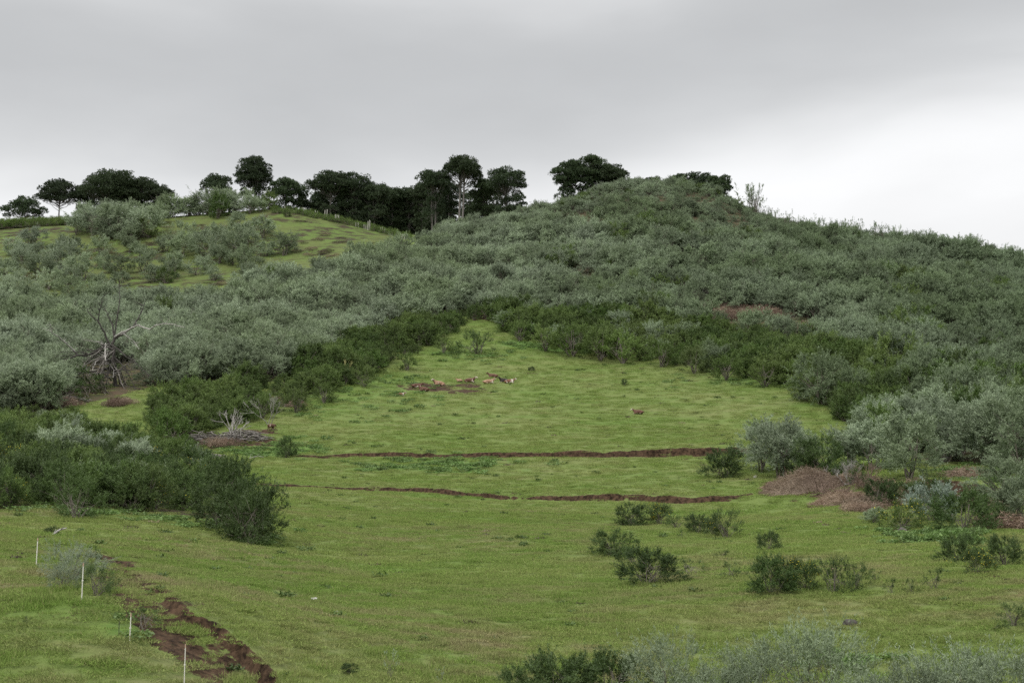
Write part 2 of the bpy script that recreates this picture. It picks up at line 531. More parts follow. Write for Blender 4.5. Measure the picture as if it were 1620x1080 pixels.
def leaf_mat(name, c1, c2, c3=None, trans=.25, big=0.02, rough=.6, xgrad=None):
    """foliage: colour varies per plant, per leaf and over the ground"""
    m = new_mat(name); b = NB(m)
    oi = b.n("ShaderNodeObjectInfo"); ge = b.n("ShaderNodeNewGeometry")
    col = b.mix(oi.outputs['Random'], c1, c2)
    if c3:
        nz_ = b.noise(ge.outputs['Position'], big, 2.0)
        col = b.mix(b.ramp(nz_, [(.42, 0.), (.62, 1.)]), col, c3)
    if xgrad:
        sp = b.n("ShaderNodeSeparateXYZ"); b.l(ge.outputs['Position'], sp.inputs[0])
        q = b.math('ADD', sp.outputs[0], b.math('MULTIPLY', b.math('SUBTRACT', b.noise(ge.outputs['Position'], .015, 3.0), .5), 160.0))
        f = b.n("ShaderNodeMapRange"); f.inputs[1].default_value = xgrad[0]; f.inputs[2].default_value = xgrad[1]
        b.l(q, f.inputs[0])
        col = b.mix(f.outputs[0], col, xgrad[2], 'MULTIPLY')
    hs = b.n("ShaderNodeHueSaturation")
    v = b.math('MULTIPLY', b.math('ADD', b.math('MULTIPLY', ge.outputs['Random Per Island'], .36), .82),
               b.math('ADD', b.math('MULTIPLY', b.math('FRACT', b.math('MULTIPLY', oi.outputs['Random'], 7.31)), .62), .72))
    b.l(v, hs.inputs['Value']); b.l(col, hs.inputs['Color'])
    d = b.n("ShaderNodeBsdfDiffuse"); t_ = b.n("ShaderNodeBsdfTranslucent"); g = b.n("ShaderNodeBsdfGlossy")
    g.inputs['Roughness'].default_value = rough
    for q in (d, t_): b.l(hs.outputs[0], q.inputs[0])
    g.inputs[0].default_value = (1, 1, 1, 1)
    a = b.n("ShaderNodeMixShader"); a.inputs[0].default_value = trans; b.l(d.outputs[0], a.inputs[1]); b.l(t_.outputs[0], a.inputs[2])
    c = b.n("ShaderNodeMixShader"); c.inputs[0].default_value = .025; b.l(a.outputs[0], c.inputs[1]); b.l(g.outputs[0], c.inputs[2])
    o = b.n("ShaderNodeOutputMaterial"); b.l(c.outputs[0], o.inputs[0])
    return m


def simple_mat(name, c1, c2, scale=6.0, rough=.85, coord='Object', bump=.0):
    m = new_mat(name); b = NB(m)
    tcn = b.n("ShaderNodeTexCoord")
    f = b.noise(tcn.outputs[coord], scale, 5.0, .65)
    col = b.mix(b.ramp(f, [(.35, 0.), (.65, 1.)]), c1, c2)
    p = b.n("ShaderNodeBsdfPrincipled"); p.inputs['Roughness'].default_value = rough
    b.l(col, p.inputs['Base Color'])
    if bump:
        bp = b.n("ShaderNodeBump"); bp.inputs['Strength'].default_value = bump; b.l(f, bp.inputs['Height']); b.l(bp.outputs[0], p.inputs['Normal'])
    o = b.n("ShaderNodeOutputMaterial"); b.l(p.outputs[0], o.inputs[0])
    return m


G_A, G_B, G_C, G_D = (.146, .198, .052), (.178, .214, .070), (.122, .192, .042), (.218, .190, .108)


def grass_color(b, pos):
    """pasture colour by place on the ground, used by the ground and by the blades alike"""
    n1 = b.noise(pos, .045, 4.0, .6)
    n2 = b.noise(pos, .55, 4.0, .6, (0.55, 1.2, 1.0))
    n3 = b.noise(pos, .16, 4.0, .62, (.5, 1.3, 1.), .4)
    col = b.mix(b.ramp(n1, [(.38, 0.), (.6, 1.)]), G_A, G_B)
    col = b.mix(b.ramp(n3, [(.38, 0.), (.70, 1.)]), col, G_C)
    sp = b.n("ShaderNodeSeparateXYZ"); b.l(pos, sp.inputs[0])
    nearer = b.n("ShaderNodeMapRange"); nearer.inputs[1].default_value = 150.; nearer.inputs[2].default_value = 45.; nearer.inputs[3].default_value = .35; nearer.inputs[4].default_value = 1.15
    b.l(sp.outputs[1], nearer.inputs[0])
    dry = b.math('MULTIPLY', b.ramp(n2, [(.42, 0.), (.66, 1.)]), b.ramp(b.noise(pos, .07, 3.0, .5, (1, 1, 1)), [(.36, .1), (.60, .9)]))
    dry = b.math('MULTIPLY', dry, nearer.outputs[0], True)
    col = b.mix(dry, col, G_D)
    return col


def make_ground_mat():
    m = new_mat("pasture_ground"); b = NB(m)
    ge = b.n("ShaderNodeNewGeometry"); pos = ge.outputs['Position']
    at = b.n("ShaderNodeAttribute"); at.attribute_name = "mask"
    at2 = b.n("ShaderNodeAttribute"); at2.attribute_name = "mask2"
    s1 = b.n("ShaderNodeSeparateColor"); b.l(at.outputs['Color'], s1.inputs[0])
    s2 = b.n("ShaderNodeSeparateColor"); b.l(at2.outputs['Color'], s2.inputs[0])
    col = b.mix(1.0, grass_color(b, pos), (.84, .84, .84), 'MULTIPLY')
    fine = b.noise(pos, 2.6, 5.0, .7, (.7, 1.6, 1))
    col = b.mix(b.ramp(fine, [(.36, .65), (.5, 0.)]), col, (.075, .105, .030))
    # pasture of the far-left hill: brown bracken flecks
    hf = b.noise(pos, .22, 6.0, .72, (.8, 1.3, 1.3))
    hillc = b.mix(b.ramp(hf, [(.44, 0.), (.56, 1.)]), (.100, .148, .038), (.050, .040, .026))
    hillc = b.mix(b.ramp(b.noise(pos, .06, 3.), [(.45, 0.), (.6, .8)]), hillc, (.112, .140, .045))
    col = b.mix(s2.outputs[0], col, hillc)
    lush = b.mix(b.ramp(b.noise(pos, 1.2, 3.), [(.4, 0.), (.6, 1.)]), (.09, .18, .035), (.11, .175, .055))
    col = b.mix(s1.outputs[1], col, lush)
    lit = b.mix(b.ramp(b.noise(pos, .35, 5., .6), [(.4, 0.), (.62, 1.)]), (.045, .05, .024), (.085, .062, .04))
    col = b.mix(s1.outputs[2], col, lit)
    sf = b.noise(pos, 2.4, 6., .75)
    soil = b.mix(b.ramp(sf, [(.38, 0.), (.62, 1.)]), (.014, .009, .006), (.092, .058, .036))
    sm = b.math('ADD', s1.outputs[0], b.math('MULTIPLY', b.math('SUBTRACT', b.noise(pos, 2.6, 6., .75), .5), 1.9))
    sm = b.math('MULTIPLY', b.ramp(sm, [(.34, 0.), (.56, 1.)]), b.ramp(s1.outputs[0], [(.02, 0.), (.15, 1.)]))
    col = b.mix(sm, col, soil)
    p = b.n("ShaderNodeBsdfPrincipled"); p.inputs['Roughness'].default_value = .95
    p.inputs['Specular IOR Level'].default_value = .1
    b.l(col, p.inputs['Base Color'])
    bp = b.n("ShaderNodeBump"); bp.inputs['Strength'].default_value = .9; bp.inputs['Distance'].default_value = .12
    b.l(fine, bp.inputs['Height']); b.l(bp.outputs[0], p.inputs['Normal'])
    o = b.n("ShaderNodeOutputMaterial"); b.l(p.outputs[0], o.inputs[0])
    return m


def make_blade_mat():
    m = new_mat("grass_blades"); b = NB(m)
    ge = b.n("ShaderNodeNewGeometry"); oi = b.n("ShaderNodeObjectInfo")
    col = grass_color(b, ge.outputs['Position'])
    hs = b.n("ShaderNodeHueSaturation"); b.l(col, hs.inputs['Color'])
    v = b.math('ADD', b.math('MULTIPLY', ge.outputs['Random Per Island'], .8), 1.08)
    b.l(v, hs.inputs['Value'])
    col = b.mix(b.ramp(ge.outputs['Random Per Island'], [(.88, 0.), (.93, .7)]), hs.outputs[0], (.26, .23, .12))
    d = b.n("ShaderNodeBsdfDiffuse"); t_ = b.n("ShaderNodeBsdfTranslucent")
    b.l(col, d.inputs[0]); b.l(col, t_.inputs[0])
    a = b.n("ShaderNodeMixShader"); a.inputs[0].default_value = .35; b.l(d.outputs[0], a.inputs[1]); b.l(t_.outputs[0], a.inputs[2])
    o = b.n("ShaderNodeOutputMaterial"); b.l(a.outputs[0], o.inputs[0])
    return m


M_GROUND = make_ground_mat()
M_BLADE = make_blade_mat()
M_SILVER = leaf_mat("silver_foliage", (.30, .36, .25), (.25, .305, .195), (.20, .255, .14), .25, .03, xgrad=(-30., 150., (.55, .62, .50)))
M_SILVER_BLUE = leaf_mat("blue_silver_foliage", (.25, .31, .25), (.23, .29, .22), None, .25)
M_BROOM = leaf_mat("broom_foliage", (.070, .125, .024), (.090, .135, .034), (.115, .165, .042), .25, .05)
M_BROOM_LIGHT = leaf_mat("fresh_green_foliage", (.10, .17, .03), (.13, .185, .045), None, .3)
M_BROOM_DARK = leaf_mat("dark_broom_foliage", (.046, .085, .018), (.058, .095, .024), (.07, .11, .03), .25, .06)
M_OLIVE = leaf_mat("olive_green_foliage", (.105, .165, .036), (.125, .175, .048), None, .3)
M_PINE = leaf_mat("pine_needles", (.040, .066, .028), (.052, .078, .032), None, .12)
M_BRACKEN = leaf_mat("dead_bracken_fronds", (.205, .14, .10), (.15, .105, .075), (.25, .19, .135), .2, .2)
M_BR_DARK0 = leaf_mat("dry_dung_and_litter", (.055, .04, .03), (.08, .06, .045), None, .1)
M_CLOVER = leaf_mat("clover_leaves", (.115, .20, .05), (.145, .22, .07), None, .3)
M_YELLOW = simple_mat("yellow_petals", (.55, .47, .03), (.62, .52, .05), 20.)
M_BARK = simple_mat("grey_brown_bark", (.10, .085, .065), (.19, .17, .14), 9., bump=.4)
M_PINEBARK = simple_mat("pine_bark", (.11, .10, .09), (.21, .195, .18), 5., bump=.5)
M_DEAD = simple_mat("weathered_dead_wood", (.20, .185, .17), (.42, .40, .37), 2.5, bump=.3)
M_DEAD_DARK = simple_mat("dark_dead_wood", (.028, .024, .02), (.075, .066, .058), 1.2, bump=.3)
M_STONE = simple_mat("pale_stone", (.26, .25, .23), (.48, .47, .44), 4., bump=.5)
M_DARKSTONE = simple_mat("dark_rock", (.05, .045, .04), (.15, .135, .12), 3., bump=.5)
M_TWIG = simple_mat("grey_brown_sticks", (.10, .088, .075), (.26, .24, .215), 1.0)
M_BROWNTWIG = simple_mat("brown_dry_twigs", (.12, .08, .06), (.24, .17, .13), 1.0)
M_POST = simple_mat("weathered_post", (.32, .31, .27), (.50, .48, .43), 3., bump=.2)
M_ROD = simple_mat("white_plastic_rod", (.62, .60, .54), (.72, .70, .64), 5., rough=.5)
M_RODTIP = simple_mat("red_plastic_tip", (.42, .30, .22), (.5, .34, .26), 5., rough=.5)


def cow_mat(name, coat, patch, thr):
    m = new_mat(name); b = NB(m)
    tcn = b.n("ShaderNodeTexCoord")
    at = b.n("ShaderNodeAttribute"); at.attribute_name = "white"
    f = b.noise(tcn.outputs['Object'], 1.5, 3., .5)
    k = b.math('MAXIMUM', b.ramp(f, [(thr, 0.), (thr + .04, 1.)]), at.outputs['Fac'])
    c = b.mix(b.noise(tcn.outputs['Object'], 6., 3.), coat, tuple(v * 1.4 for v in coat))
    col = b.mix(k, c, patch)
    p = b.n("ShaderNodeBsdfPrincipled"); p.inputs['Roughness'].default_value = .75; b.l(col, p.inputs['Base Color'])
    o = b.n("ShaderNodeOutputMaterial"); b.l(p.outputs[0], o.inputs[0])
    return m


# ------------------------------------------------------------------ the ground sheet
def build_ground():
    th = np.concatenate([np.linspace(-180, -60, 25), np.linspace(-56, -27, 14), np.arange(-25, 25.001, .058), np.linspace(27, 56, 14), np.linspace(60, 180, 25)[:-1]])
    rs = [0.6, 1.5, 3, 5, 8, 11, 14, 17, 20, 22.5, 25, 27.5, 30]
    r = 30.0
    while r < 3500:
        if r < 140: r += max(.11, r * .0034)
        elif r < 196: r += .17
        elif r < 525: r += r * .0024
        else: r *= 1.05
        rs.append(r)
    rs = np.array(rs)
    TH, RR = np.meshgrid(np.radians(th), rs)
    X, Y = RR * np.sin(TH), RR * np.cos(TH)
    z, soil, lush, thick, hill = ground(X, Y, True)
    nr, nc = X.shape
    V = np.stack([X.ravel(), Y.ravel(), z.ravel()], 1)
    i = np.arange(nr - 1)[:, None] * nc; j = np.arange(nc)[None]; jn = (j + 1) % nc
    F = np.stack([i + j, i + jn, i + nc + jn, i + nc + j], -1).reshape(-1, 4)
    # close the hole round the camera foot
    mb = MB(); mb.quads(V, F)
    me = mb.mesh("ground", [M_GROUND], smooth=True)
    a = me.color_attributes.new("mask", 'FLOAT_COLOR', 'POINT')
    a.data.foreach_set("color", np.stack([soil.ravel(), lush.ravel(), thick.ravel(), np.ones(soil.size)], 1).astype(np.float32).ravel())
    a = me.color_attributes.new("mask2", 'FLOAT_COLOR', 'POINT')
    a.data.foreach_set("color", np.stack([hill.ravel(), 0 * hill.ravel(), 0 * hill.ravel(), np.ones(soil.size)], 1).astype(np.float32).ravel())
    o = link(bpy.data.objects.new("ground", me))
    tag(o, kind="structure")
    return V.shape[0]


build_ground()


# ------------------------------------------------------------------ plant meshes
def clump_cloud(rg, mb, centers, rc, n_spray, n_leaf, Ln, Wd, up, crown_c, jit=.7, droop=.0, mi=0, out_w=1.0, tw=None):
    """sprays of leaves growing out of each clump centre"""
    C = np.repeat(centers, n_spray, 0); RC = np.repeat(rc, n_spray)
    n = len(C)
    o = C - crown_c; o /= (np.linalg.norm(o, axis=1, keepdims=True) + 1e-6)
    D = o * out_w + rg.normal(size=(n, 3)) * jit + np.array([0, 0, up])
    D /= np.linalg.norm(D, axis=1, keepdims=True)
    st = C + rg.normal(size=(n, 3)) * RC[:, None] * .30
    ln = RC * rg.uniform(.6, 1.25, n) * np.where(rg.uniform(size=n) < .12, 1.6, 1.0)
    t = rg.uniform(.05, 1, (n, n_leaf)) ** .8
    P = st[:, None] + D[:, None] * (ln[:, None] * t)[..., None]
    P[..., 2] -= droop * (ln[:, None] * t ** 2)
    LD = D[:, None] * .9 + rg.normal(size=(n, n_leaf, 3)) * .55
    P += rg.normal(size=P.shape) * (RC * .05)[:, None, None]
    k = n * n_leaf
    # leaves turn their faces up and outwards
    cc = np.repeat(C, n_leaf, 0)
    nr_ = P.reshape(-1, 3) - cc; nr_ /= (np.linalg.norm(nr_, axis=1, keepdims=True) + 1e-6)
    nr_ = nr_ * .8 + np.repeat(o, n_leaf, 0) * .5 + np.array([0, 0, .55])
    mb.leaves(P.reshape(-1, 3), LD.reshape(-1, 3), Ln * rg.uniform(.6, 1.3, k), Wd * rg.uniform(.7, 1.3, k), rg, mi, nr_)
    if tw is not None:
        for q in range(0, n, 2):
            tw.tube([st[q], st[q] + D[q] * ln[q] * .8], [.012, .005], 3)


def shrub(seed, H=4.0, Rr=2.1, n_cl=30, n_spray=9, n_leaf=15, Ln=.24, Wd=.055, up=.6, low=.28, rcf=.30, stems=7, jit=.6, droop=.1, skirt=1.0, stem_r=.05, flat=1.0):
    """returns (crown MB, trunk MB) for a many-stemmed shrub, base at the origin"""
    rg = np.random.default_rng(seed)
    u = rg.uniform(0, 1, n_cl); ph = rg.uniform(0, 2 * np.pi, n_cl)
    zz = low + (1 - low) * rg.uniform(0, 1, n_cl) ** .85
    zn = (zz - low) / (1 - low)
    prof = np.sqrt(np.clip(1 - (np.abs(zn - .38) / .75) ** 2.2, 0.03, 1)) * (skirt + (1 - skirt) * zn)
    lob = 1 + .28 * np.sin(ph * 2 + seed) + .16 * np.sin(ph * 5 + seed * 2.1)
    rad = Rr * prof * lob * np.sqrt(.18 + .82 * u) * .88
    Cn = np.stack([rad * np.cos(ph), rad * np.sin(ph), zz * H * .88 * (1 + .1 * np.sin(ph * 3 + seed))], 1)
    rc = rcf * Rr * rg.uniform(.75, 1.35, n_cl)
    cr_, tr_ = MB(), MB()
    clump_cloud(rg, cr_, Cn, rc, n_spray, n_leaf, Ln, Wd, up, np.array([0, 0, H * .35]), jit, droop)
    for k in range(stems):
        c = Cn[int(k * n_cl / stems) % n_cl]
        b0 = np.array([rg.normal() * .12, rg.normal() * .12, -.15])
        mid = b0 * .4 + c * np.array([.45, .45, .55]) + rg.normal(size=3) * .12
        tr_.tube([b0, (b0 + mid) / 2 + rg.normal(size=3) * .05, mid, c], [stem_r * 1.4, stem_r * 1.1, stem_r * .8, stem_r * .25], 5)
        for q in range(2):
            c2 = Cn[rg.integers(n_cl)]
            if np.linalg.norm(c2[:2] - mid[:2]) < Rr * 1.3:
                tr_.tube([mid, (mid + c2) / 2 + np.array([0, 0, .15]), c2], [stem_r * .6, stem_r * .4, stem_r * .12], 4)
    cr_.cn = Cn
    return cr_, tr_


SHR = {}


def reg(key, cr_, tr_, mat, bark=M_BARK, fl=0, seed=0, H=4.):
    flm = None
    H = float(np.percentile(np.concatenate(cr_.v)[:, 2], 98.5))
    if fl:
        rg = np.random.default_rng(seed + 99)
        V = np.concatenate(cr_.v).reshape(-1, 4, 3)[:, 2]
        V = V[rg.choice(len(V), fl, replace=False)]
        V = V[V[:, 2] > H * .25]
        f = MB()
        for q in range(2):
            f.leaves(V, rg.normal(size=V.shape), .09, .08, rg)
        flm = f.mesh("flowers", [M_YELLOW])
    SHR[key] = (cr_.mesh("crown", [mat]), tr_.mesh("trunk", [bark]), flm, H)


for i in range(5):
    a, t_ = shrub(10 + i, 4.0, 2.1 + .2 * (i % 3), 26, 12, 24, .26, .056, up=.75, low=.2, droop=.12, rcf=.36)
    reg(f"silver{i}", a, t_, M_SILVER)
for i in range(3):      # open-crowned trees with visible stems and feathery sprays
    a, t_ = shrub(30 + i, 4.0, 2.2, 40, 14, 26, .21, .042, up=.7, low=.26, droop=.2, rcf=.34, stems=6, stem_r=.06, skirt=.8)
    reg(f"silvertree{i}", a, t_, M_SILVER)
for i in range(2):
    a, t_ = shrub(40 + i, 2.6, 1.9, 70, 20, 32, .10, .024, up=.7, low=.1, droop=.1, rcf=.30, stems=14, stem_r=.03)
    reg(f"silverfine{i}", a, t_, M_SILVER, H=2.6)
a, t_ = shrub(48, 2.6, 1.5, 30, 13, 24, .17, .038, up=.9, low=.15, rcf=.36, stems=9, stem_r=.03)
reg("silverblue", a, t_, M_SILVER_BLUE, H=2.6)
for i in range(4):
    a, t_ = shrub(50 + i, 3.4, 1.8, 40, 11, 18, .24, .050, up=.8, low=.06, jit=.5, droop=.0, rcf=.30, stems=8)
    reg(f"broom{i}", a, t_, M_BROOM, H=3.4)
for i in range(3):      # nearer, finer
    a, t_ = shrub(60 + i, 2.6, 1.7, 44, 15, 28, .13, .032, up=.7, low=.05, jit=.5, droop=.0, rcf=.30, stems=12, stem_r=.025)
    reg(f"broomfine{i}", a, t_, M_BROOM_DARK, H=2.6)
for i in range(2):
    a, t_ = shrub(65 + i, 2.6, 1.9, 26, 12, 22, .12, .030, up=.8, low=.05, jit=.5, droop=.0, rcf=.28, stems=12, stem_r=.03)
    reg(f"broomsparse{i}", a, t_, M_BROOM_DARK, H=2.6)
for i in range(2):
    a, t_ = shrub(70 + i, 2.6, 1.8, 44, 14, 26, .12, .030, up=.9, low=.05, jit=.5, rcf=.30, stems=12, stem_r=.025)
    reg(f"broomyellow{i}", a, t_, M_BROOM_LIGHT if i else M_BROOM_DARK, fl=170, seed=i, H=2.6)
for i in range(2):
    a, t_ = shrub(75 + i, 1.6, 1.1, 9, 8, 15, .12, .032, up=1.0, low=.1, jit=.5, rcf=.32, stems=7, stem_r=.022)
    reg(f"twig{i}", a, t_, M_BROOM_DARK, H=1.6)
for i in range(2):
    a, t_ = shrub(80 + i, 2.6, 2.0, 30, 10, 18, .13, .03, up=.8, low=.03, jit=.5, rcf=.30, stems=8)
    reg(f"fresh{i}", a, t_, M_BROOM_LIGHT, H=2.6)


for i in range(3):
    a, t_ = shrub(85 + i, 3.2, 1.8, 30, 11, 20, .20, .042, up=.9, low=.12, jit=.5, rcf=.33, stems=9, stem_r=.045)
    reg(f"olive{i}", a, t_, M_OLIVE)
for i in range(3):
    a, t_ = shrub(90 + i, 2.4, .8, 5, 4, 14, .16, .032, up=1.6, low=.35, jit=.35, rcf=.5, stems=4, stem_r=.02)
    reg(f"shoot{i}", a, t_, M_SILVER)
    a, t_ = shrub(95 + i, 2.6, 1.9, 34, 12, 30, .12, .025, up=.9, low=.10, jit=.5, droop=.12, rcf=.36, stems=12, stem_r=.022)
    reg(f"silverwisp{i}", a, t_, M_SILVER)


def plant(key, px, py, hpx, label, cat="bush", group=None, wf=1.0, rz=None, name=None, xy=None, sink=.05):
    me_c, me_t, fl, H = SHR[key]
    x, y = xy if xy is not None else place(px, py)
    z = float(ground(np.array([x]), np.array([y]))[0])
    h = hpx * math.hypot(y, x * .2) / FPX if xy is None else hpx
    sc = h / H
    wf = wf * 1.0
    nm = name or ("silver_shrub" if key.startswith("silver") else "broom_bush")
    root = empty(nm, (x, y, z - sink * sc), rng.uniform(0, 6.28) if rz is None else rz, (sc * wf, sc * wf, sc))
    tag(root, label, cat, group)
    for n_, me in (("trunk", me_t), ("crown", me_c), ("flowers", fl)):
        if me is not None:
            o = bpy.data.objects.new(n_, me)
            link(o, root)
            if n_ == "flowers": o["kind"] = "stuff"
    return root


# ------------------------------------------------------------------ instanced cover (geometry nodes on a point cloud)
def scatter(name, pts, rot, scl, idx, protos, label=None):
    me = bpy.data.meshes.new(name)
    me.vertices.add(len(pts)); me.vertices.foreach_set("co", np.asarray(pts, np.float32).ravel())
    for nm, typ, data in (("rot", 'FLOAT_VECTOR', rot), ("scl", 'FLOAT_VECTOR', scl)):
        at = me.attributes.new(nm, typ, 'POINT'); at.data.foreach_set("vector", np.asarray(data, np.float32).ravel())
    at = me.attributes.new("idx", 'INT', 'POINT'); at.data.foreach_set("value", np.asarray(idx, np.int32))
    o = link(bpy.data.objects.new(name, me))
    c = bpy.data.collections.new(name + "_kinds")
    for k, pm in enumerate(protos):
        c.objects.link(bpy.data.objects.new("%s_kind_%02d" % (name, k), pm))
    ng = bpy.data.node_groups.new(name, 'GeometryNodeTree')
    ng.interface.new_socket("Geometry", in_out='INPUT', socket_type='NodeSocketGeometry')
    ng.interface.new_socket("Geometry", in_out='OUTPUT', socket_type='NodeSocketGeometry')
    n = ng.nodes.new; l = ng.links.new
    gi, go = n("NodeGroupInput"), n("NodeGroupOutput")
    ip = n("GeometryNodeInstanceOnPoints"); ci = n("GeometryNodeCollectionInfo")
    ci.inputs['Collection'].default_value = c
    ci.inputs['Separate Children'].default_value = True
    ci.inputs['Reset Children'].default_value = True

    def named(nm, typ):
        a = n("GeometryNodeInputNamedAttribute"); a.data_type = typ; a.inputs[0].default_value = nm
        return a.outputs[0]
    l(gi.outputs[0], ip.inputs['Points']); l(ci.outputs[0], ip.inputs['Instance'])
    ip.inputs['Pick Instance'].default_value = True
    l(named("idx", 'INT'), ip.inputs['Instance Index'])
    er = n("FunctionNodeEulerToRotation"); l(named("rot", 'FLOAT_VECTOR'), er.inputs[0]); l(er.outputs[0], ip.inputs['Rotation'])
    l(named("scl", 'FLOAT_VECTOR'), ip.inputs['Scale'])
    l(ip.outputs[0], go.inputs[0])
    md = o.modifiers.new("cover", 'NODES'); md.node_group = ng
    tag(o, label, None, None, "stuff")
    return o


def joined(keys):
    """crown and trunk in one mesh, for the plants that stand in a mass"""
    res = []
    for k in keys:
        a, b, fl, H = SHR[k]
        mb = MB(); mats = []
        for mi, me in enumerate((a, b)):
            v = np.empty(len(me.vertices) * 3, np.float32); me.vertices.foreach_get("co", v)
            f = np.empty(len(me.loops), np.int32); me.loops.foreach_get("vertex_index", f)
            mb.quads(v.reshape(-1, 3), f.reshape(-1, 4), mi); mats.append(me.materials[0])
        res.append(mb.mesh("mass_plant", mats))
    return res


# ---- grass blades
def grass_patch(seed, n=130, rad=.42, h=.10, w=.022):
    rg = np.random.default_rng(seed); mb = MB()
    r = rad * np.sqrt(rg.uniform(0, 1, n)); a = rg.uniform(0, 6.28, n)
    P = np.stack([r * np.cos(a), r * np.sin(a), np.full(n, -.02)], 1)
    D = np.stack([rg.normal(size=n) * 1.0, rg.normal(size=n) * 1.0, np.ones(n)], 1)
    mb.leaves(P, D, h * rg.uniform(.5, 1.5, n), w, rg)
    return mb.mesh("grass_patch", [M_BLADE])


def clover_patch(seed):
    rg = np.random.default_rng(seed); mb = MB()
    n = 90
    r = .5 * np.sqrt(rg.uniform(0, 1, n)); a = rg.uniform(0, 6.28, n)
    P = np.stack([r * np.cos(a), r * np.sin(a), rg.uniform(.02, .22, n)], 1)
    mb.leaves(P, np.stack([rg.normal(size=n), rg.normal(size=n), rg.normal(size=n) * .4], 1), .14 * rg.uniform(.6, 1.4, n), .10, rg)
    return mb.mesh("clover_patch", [M_CLOVER])


def wedge(d0, d1, sp, th=24.0):
    n = int((d1 ** 2 - d0 ** 2) * R(th) / sp ** 2)
    d = np.sqrt(rng.uniform(d0 ** 2, d1 ** 2, n)); a = rng.uniform(-R(th), R(th), n)
    return d * np.sin(a), d * np.cos(a)


gx, gy, gs, gi_ = [], [], [], []
for d0, d1, sp, sc in ((30, 75, .36, 1.0), (75, 130, .55, 1.35), (130, 215, .85, 1.7), (215, 330, 1.25, 2.1)):
    x, y = wedge(d0, d1, sp, 32.0 if d1 <= 130 else 25.0)
    z, soil, lush, thick, hill = ground(x, y, True)
    px, py = project(x, y, z)
    keep = (rng.uniform(size=x.shape) > np.minimum(soil * 1.15 - .12, .74)) & (hill < .5) & (px > (-560 if d1 <= 130 else -180)) & (px < (2180 if d1 <= 130 else 1800)) & (py < 1240) & ((thick < .5) | (rng.uniform(size=x.shape) < .15)) & (y < 330)
    x, y, z, lush = x[keep], y[keep], z[keep], lush[keep]
    gx.append(np.stack([x, y, z + .03 * sc], 1))
    hs = sc * rng.uniform(.7, 1.3, len(x)); tall = 1 + 1.3 * np.clip(vnoise(x / 2.1, y / 1.3, 71) * 2, 0, 1) ** 2
    gs.append(np.stack([hs, hs, rng.uniform(.7, 1.2, len(x)) * tall * (1 + .25 * (sc - 1))], 1))
    gi_.append(np.where(rng.uniform(size=len(x)) < lush * .55, 3, rng.integers(0, 3, len(x))))
gx = np.concatenate(gx); gs = np.concatenate(gs); gi_ = np.concatenate(gi_)
rot = np.zeros_like(gx); rot[:, 2] = rng.uniform(0, 6.28, len(gx))
scatter("grass", gx, rot, gs, gi_, [grass_patch(1), grass_patch(2, 110, h=.14), grass_patch(3, 160, h=.08), clover_patch(4)], "short green pasture grass covering the meadow")
print("grass patches", len(gx))

# ---- thickets: sample standing places, sort by how large they show
DEN = []      # (kind, region, x, y, z, height)


def sample(poly, d0, d1, sp, species, region, hmin, hmax, extra=None):
    hmin *= 1.15; hmax *= 1.15
    x, y = wedge(d0, d1, sp)
    z = ground_lo(x, y)
    px, py = project(x, y, z)
    m = inpoly(px, py, poly) & (px > -230) & (px < 1850)
    if extra is not None:
        m &= extra(px, py, x, y)
    x, y, z = x[m], y[m], z[m]
    # thin out pairs that stand in each other
    used = {}
    for a in range(len(x)):
        k = (int(x[a] // (sp * .62)), int(y[a] // (sp * .62)))
        if k in used: continue
        used[k] = 1
        s_ = species(x[a], y[a])
        if s_ is None: continue
        kf = 1 - .36 * float(sstep(395, 440, y[a])) if region == 'hill' else 1.0
        DEN.append((s_, region, x[a], y[a], z[a], kf * rng.uniform(hmin, hmax) * (1 + 1.05 * float(vnoise(x[a] / 10, y[a] / 10, 13)))))


def sil(x, y):
    q = float(fbm(np.array([x / 30.]), np.array([y / 22.]), 8, 3)[0])
    return "broom" if rng.uniform() < (.015 if q < .22 or x < 10 else .22) else "silver"


def open_spot(px, py, x, y):
    m = ~inpoly(px, py, [(120, 578), (235, 578), (240, 655), (90, 655)]) & ~inpoly(px, py, [(1080, 490), (1200, 493), (1335, 515), (1340, 540), (1180, 524), (1085, 516)])
    return m


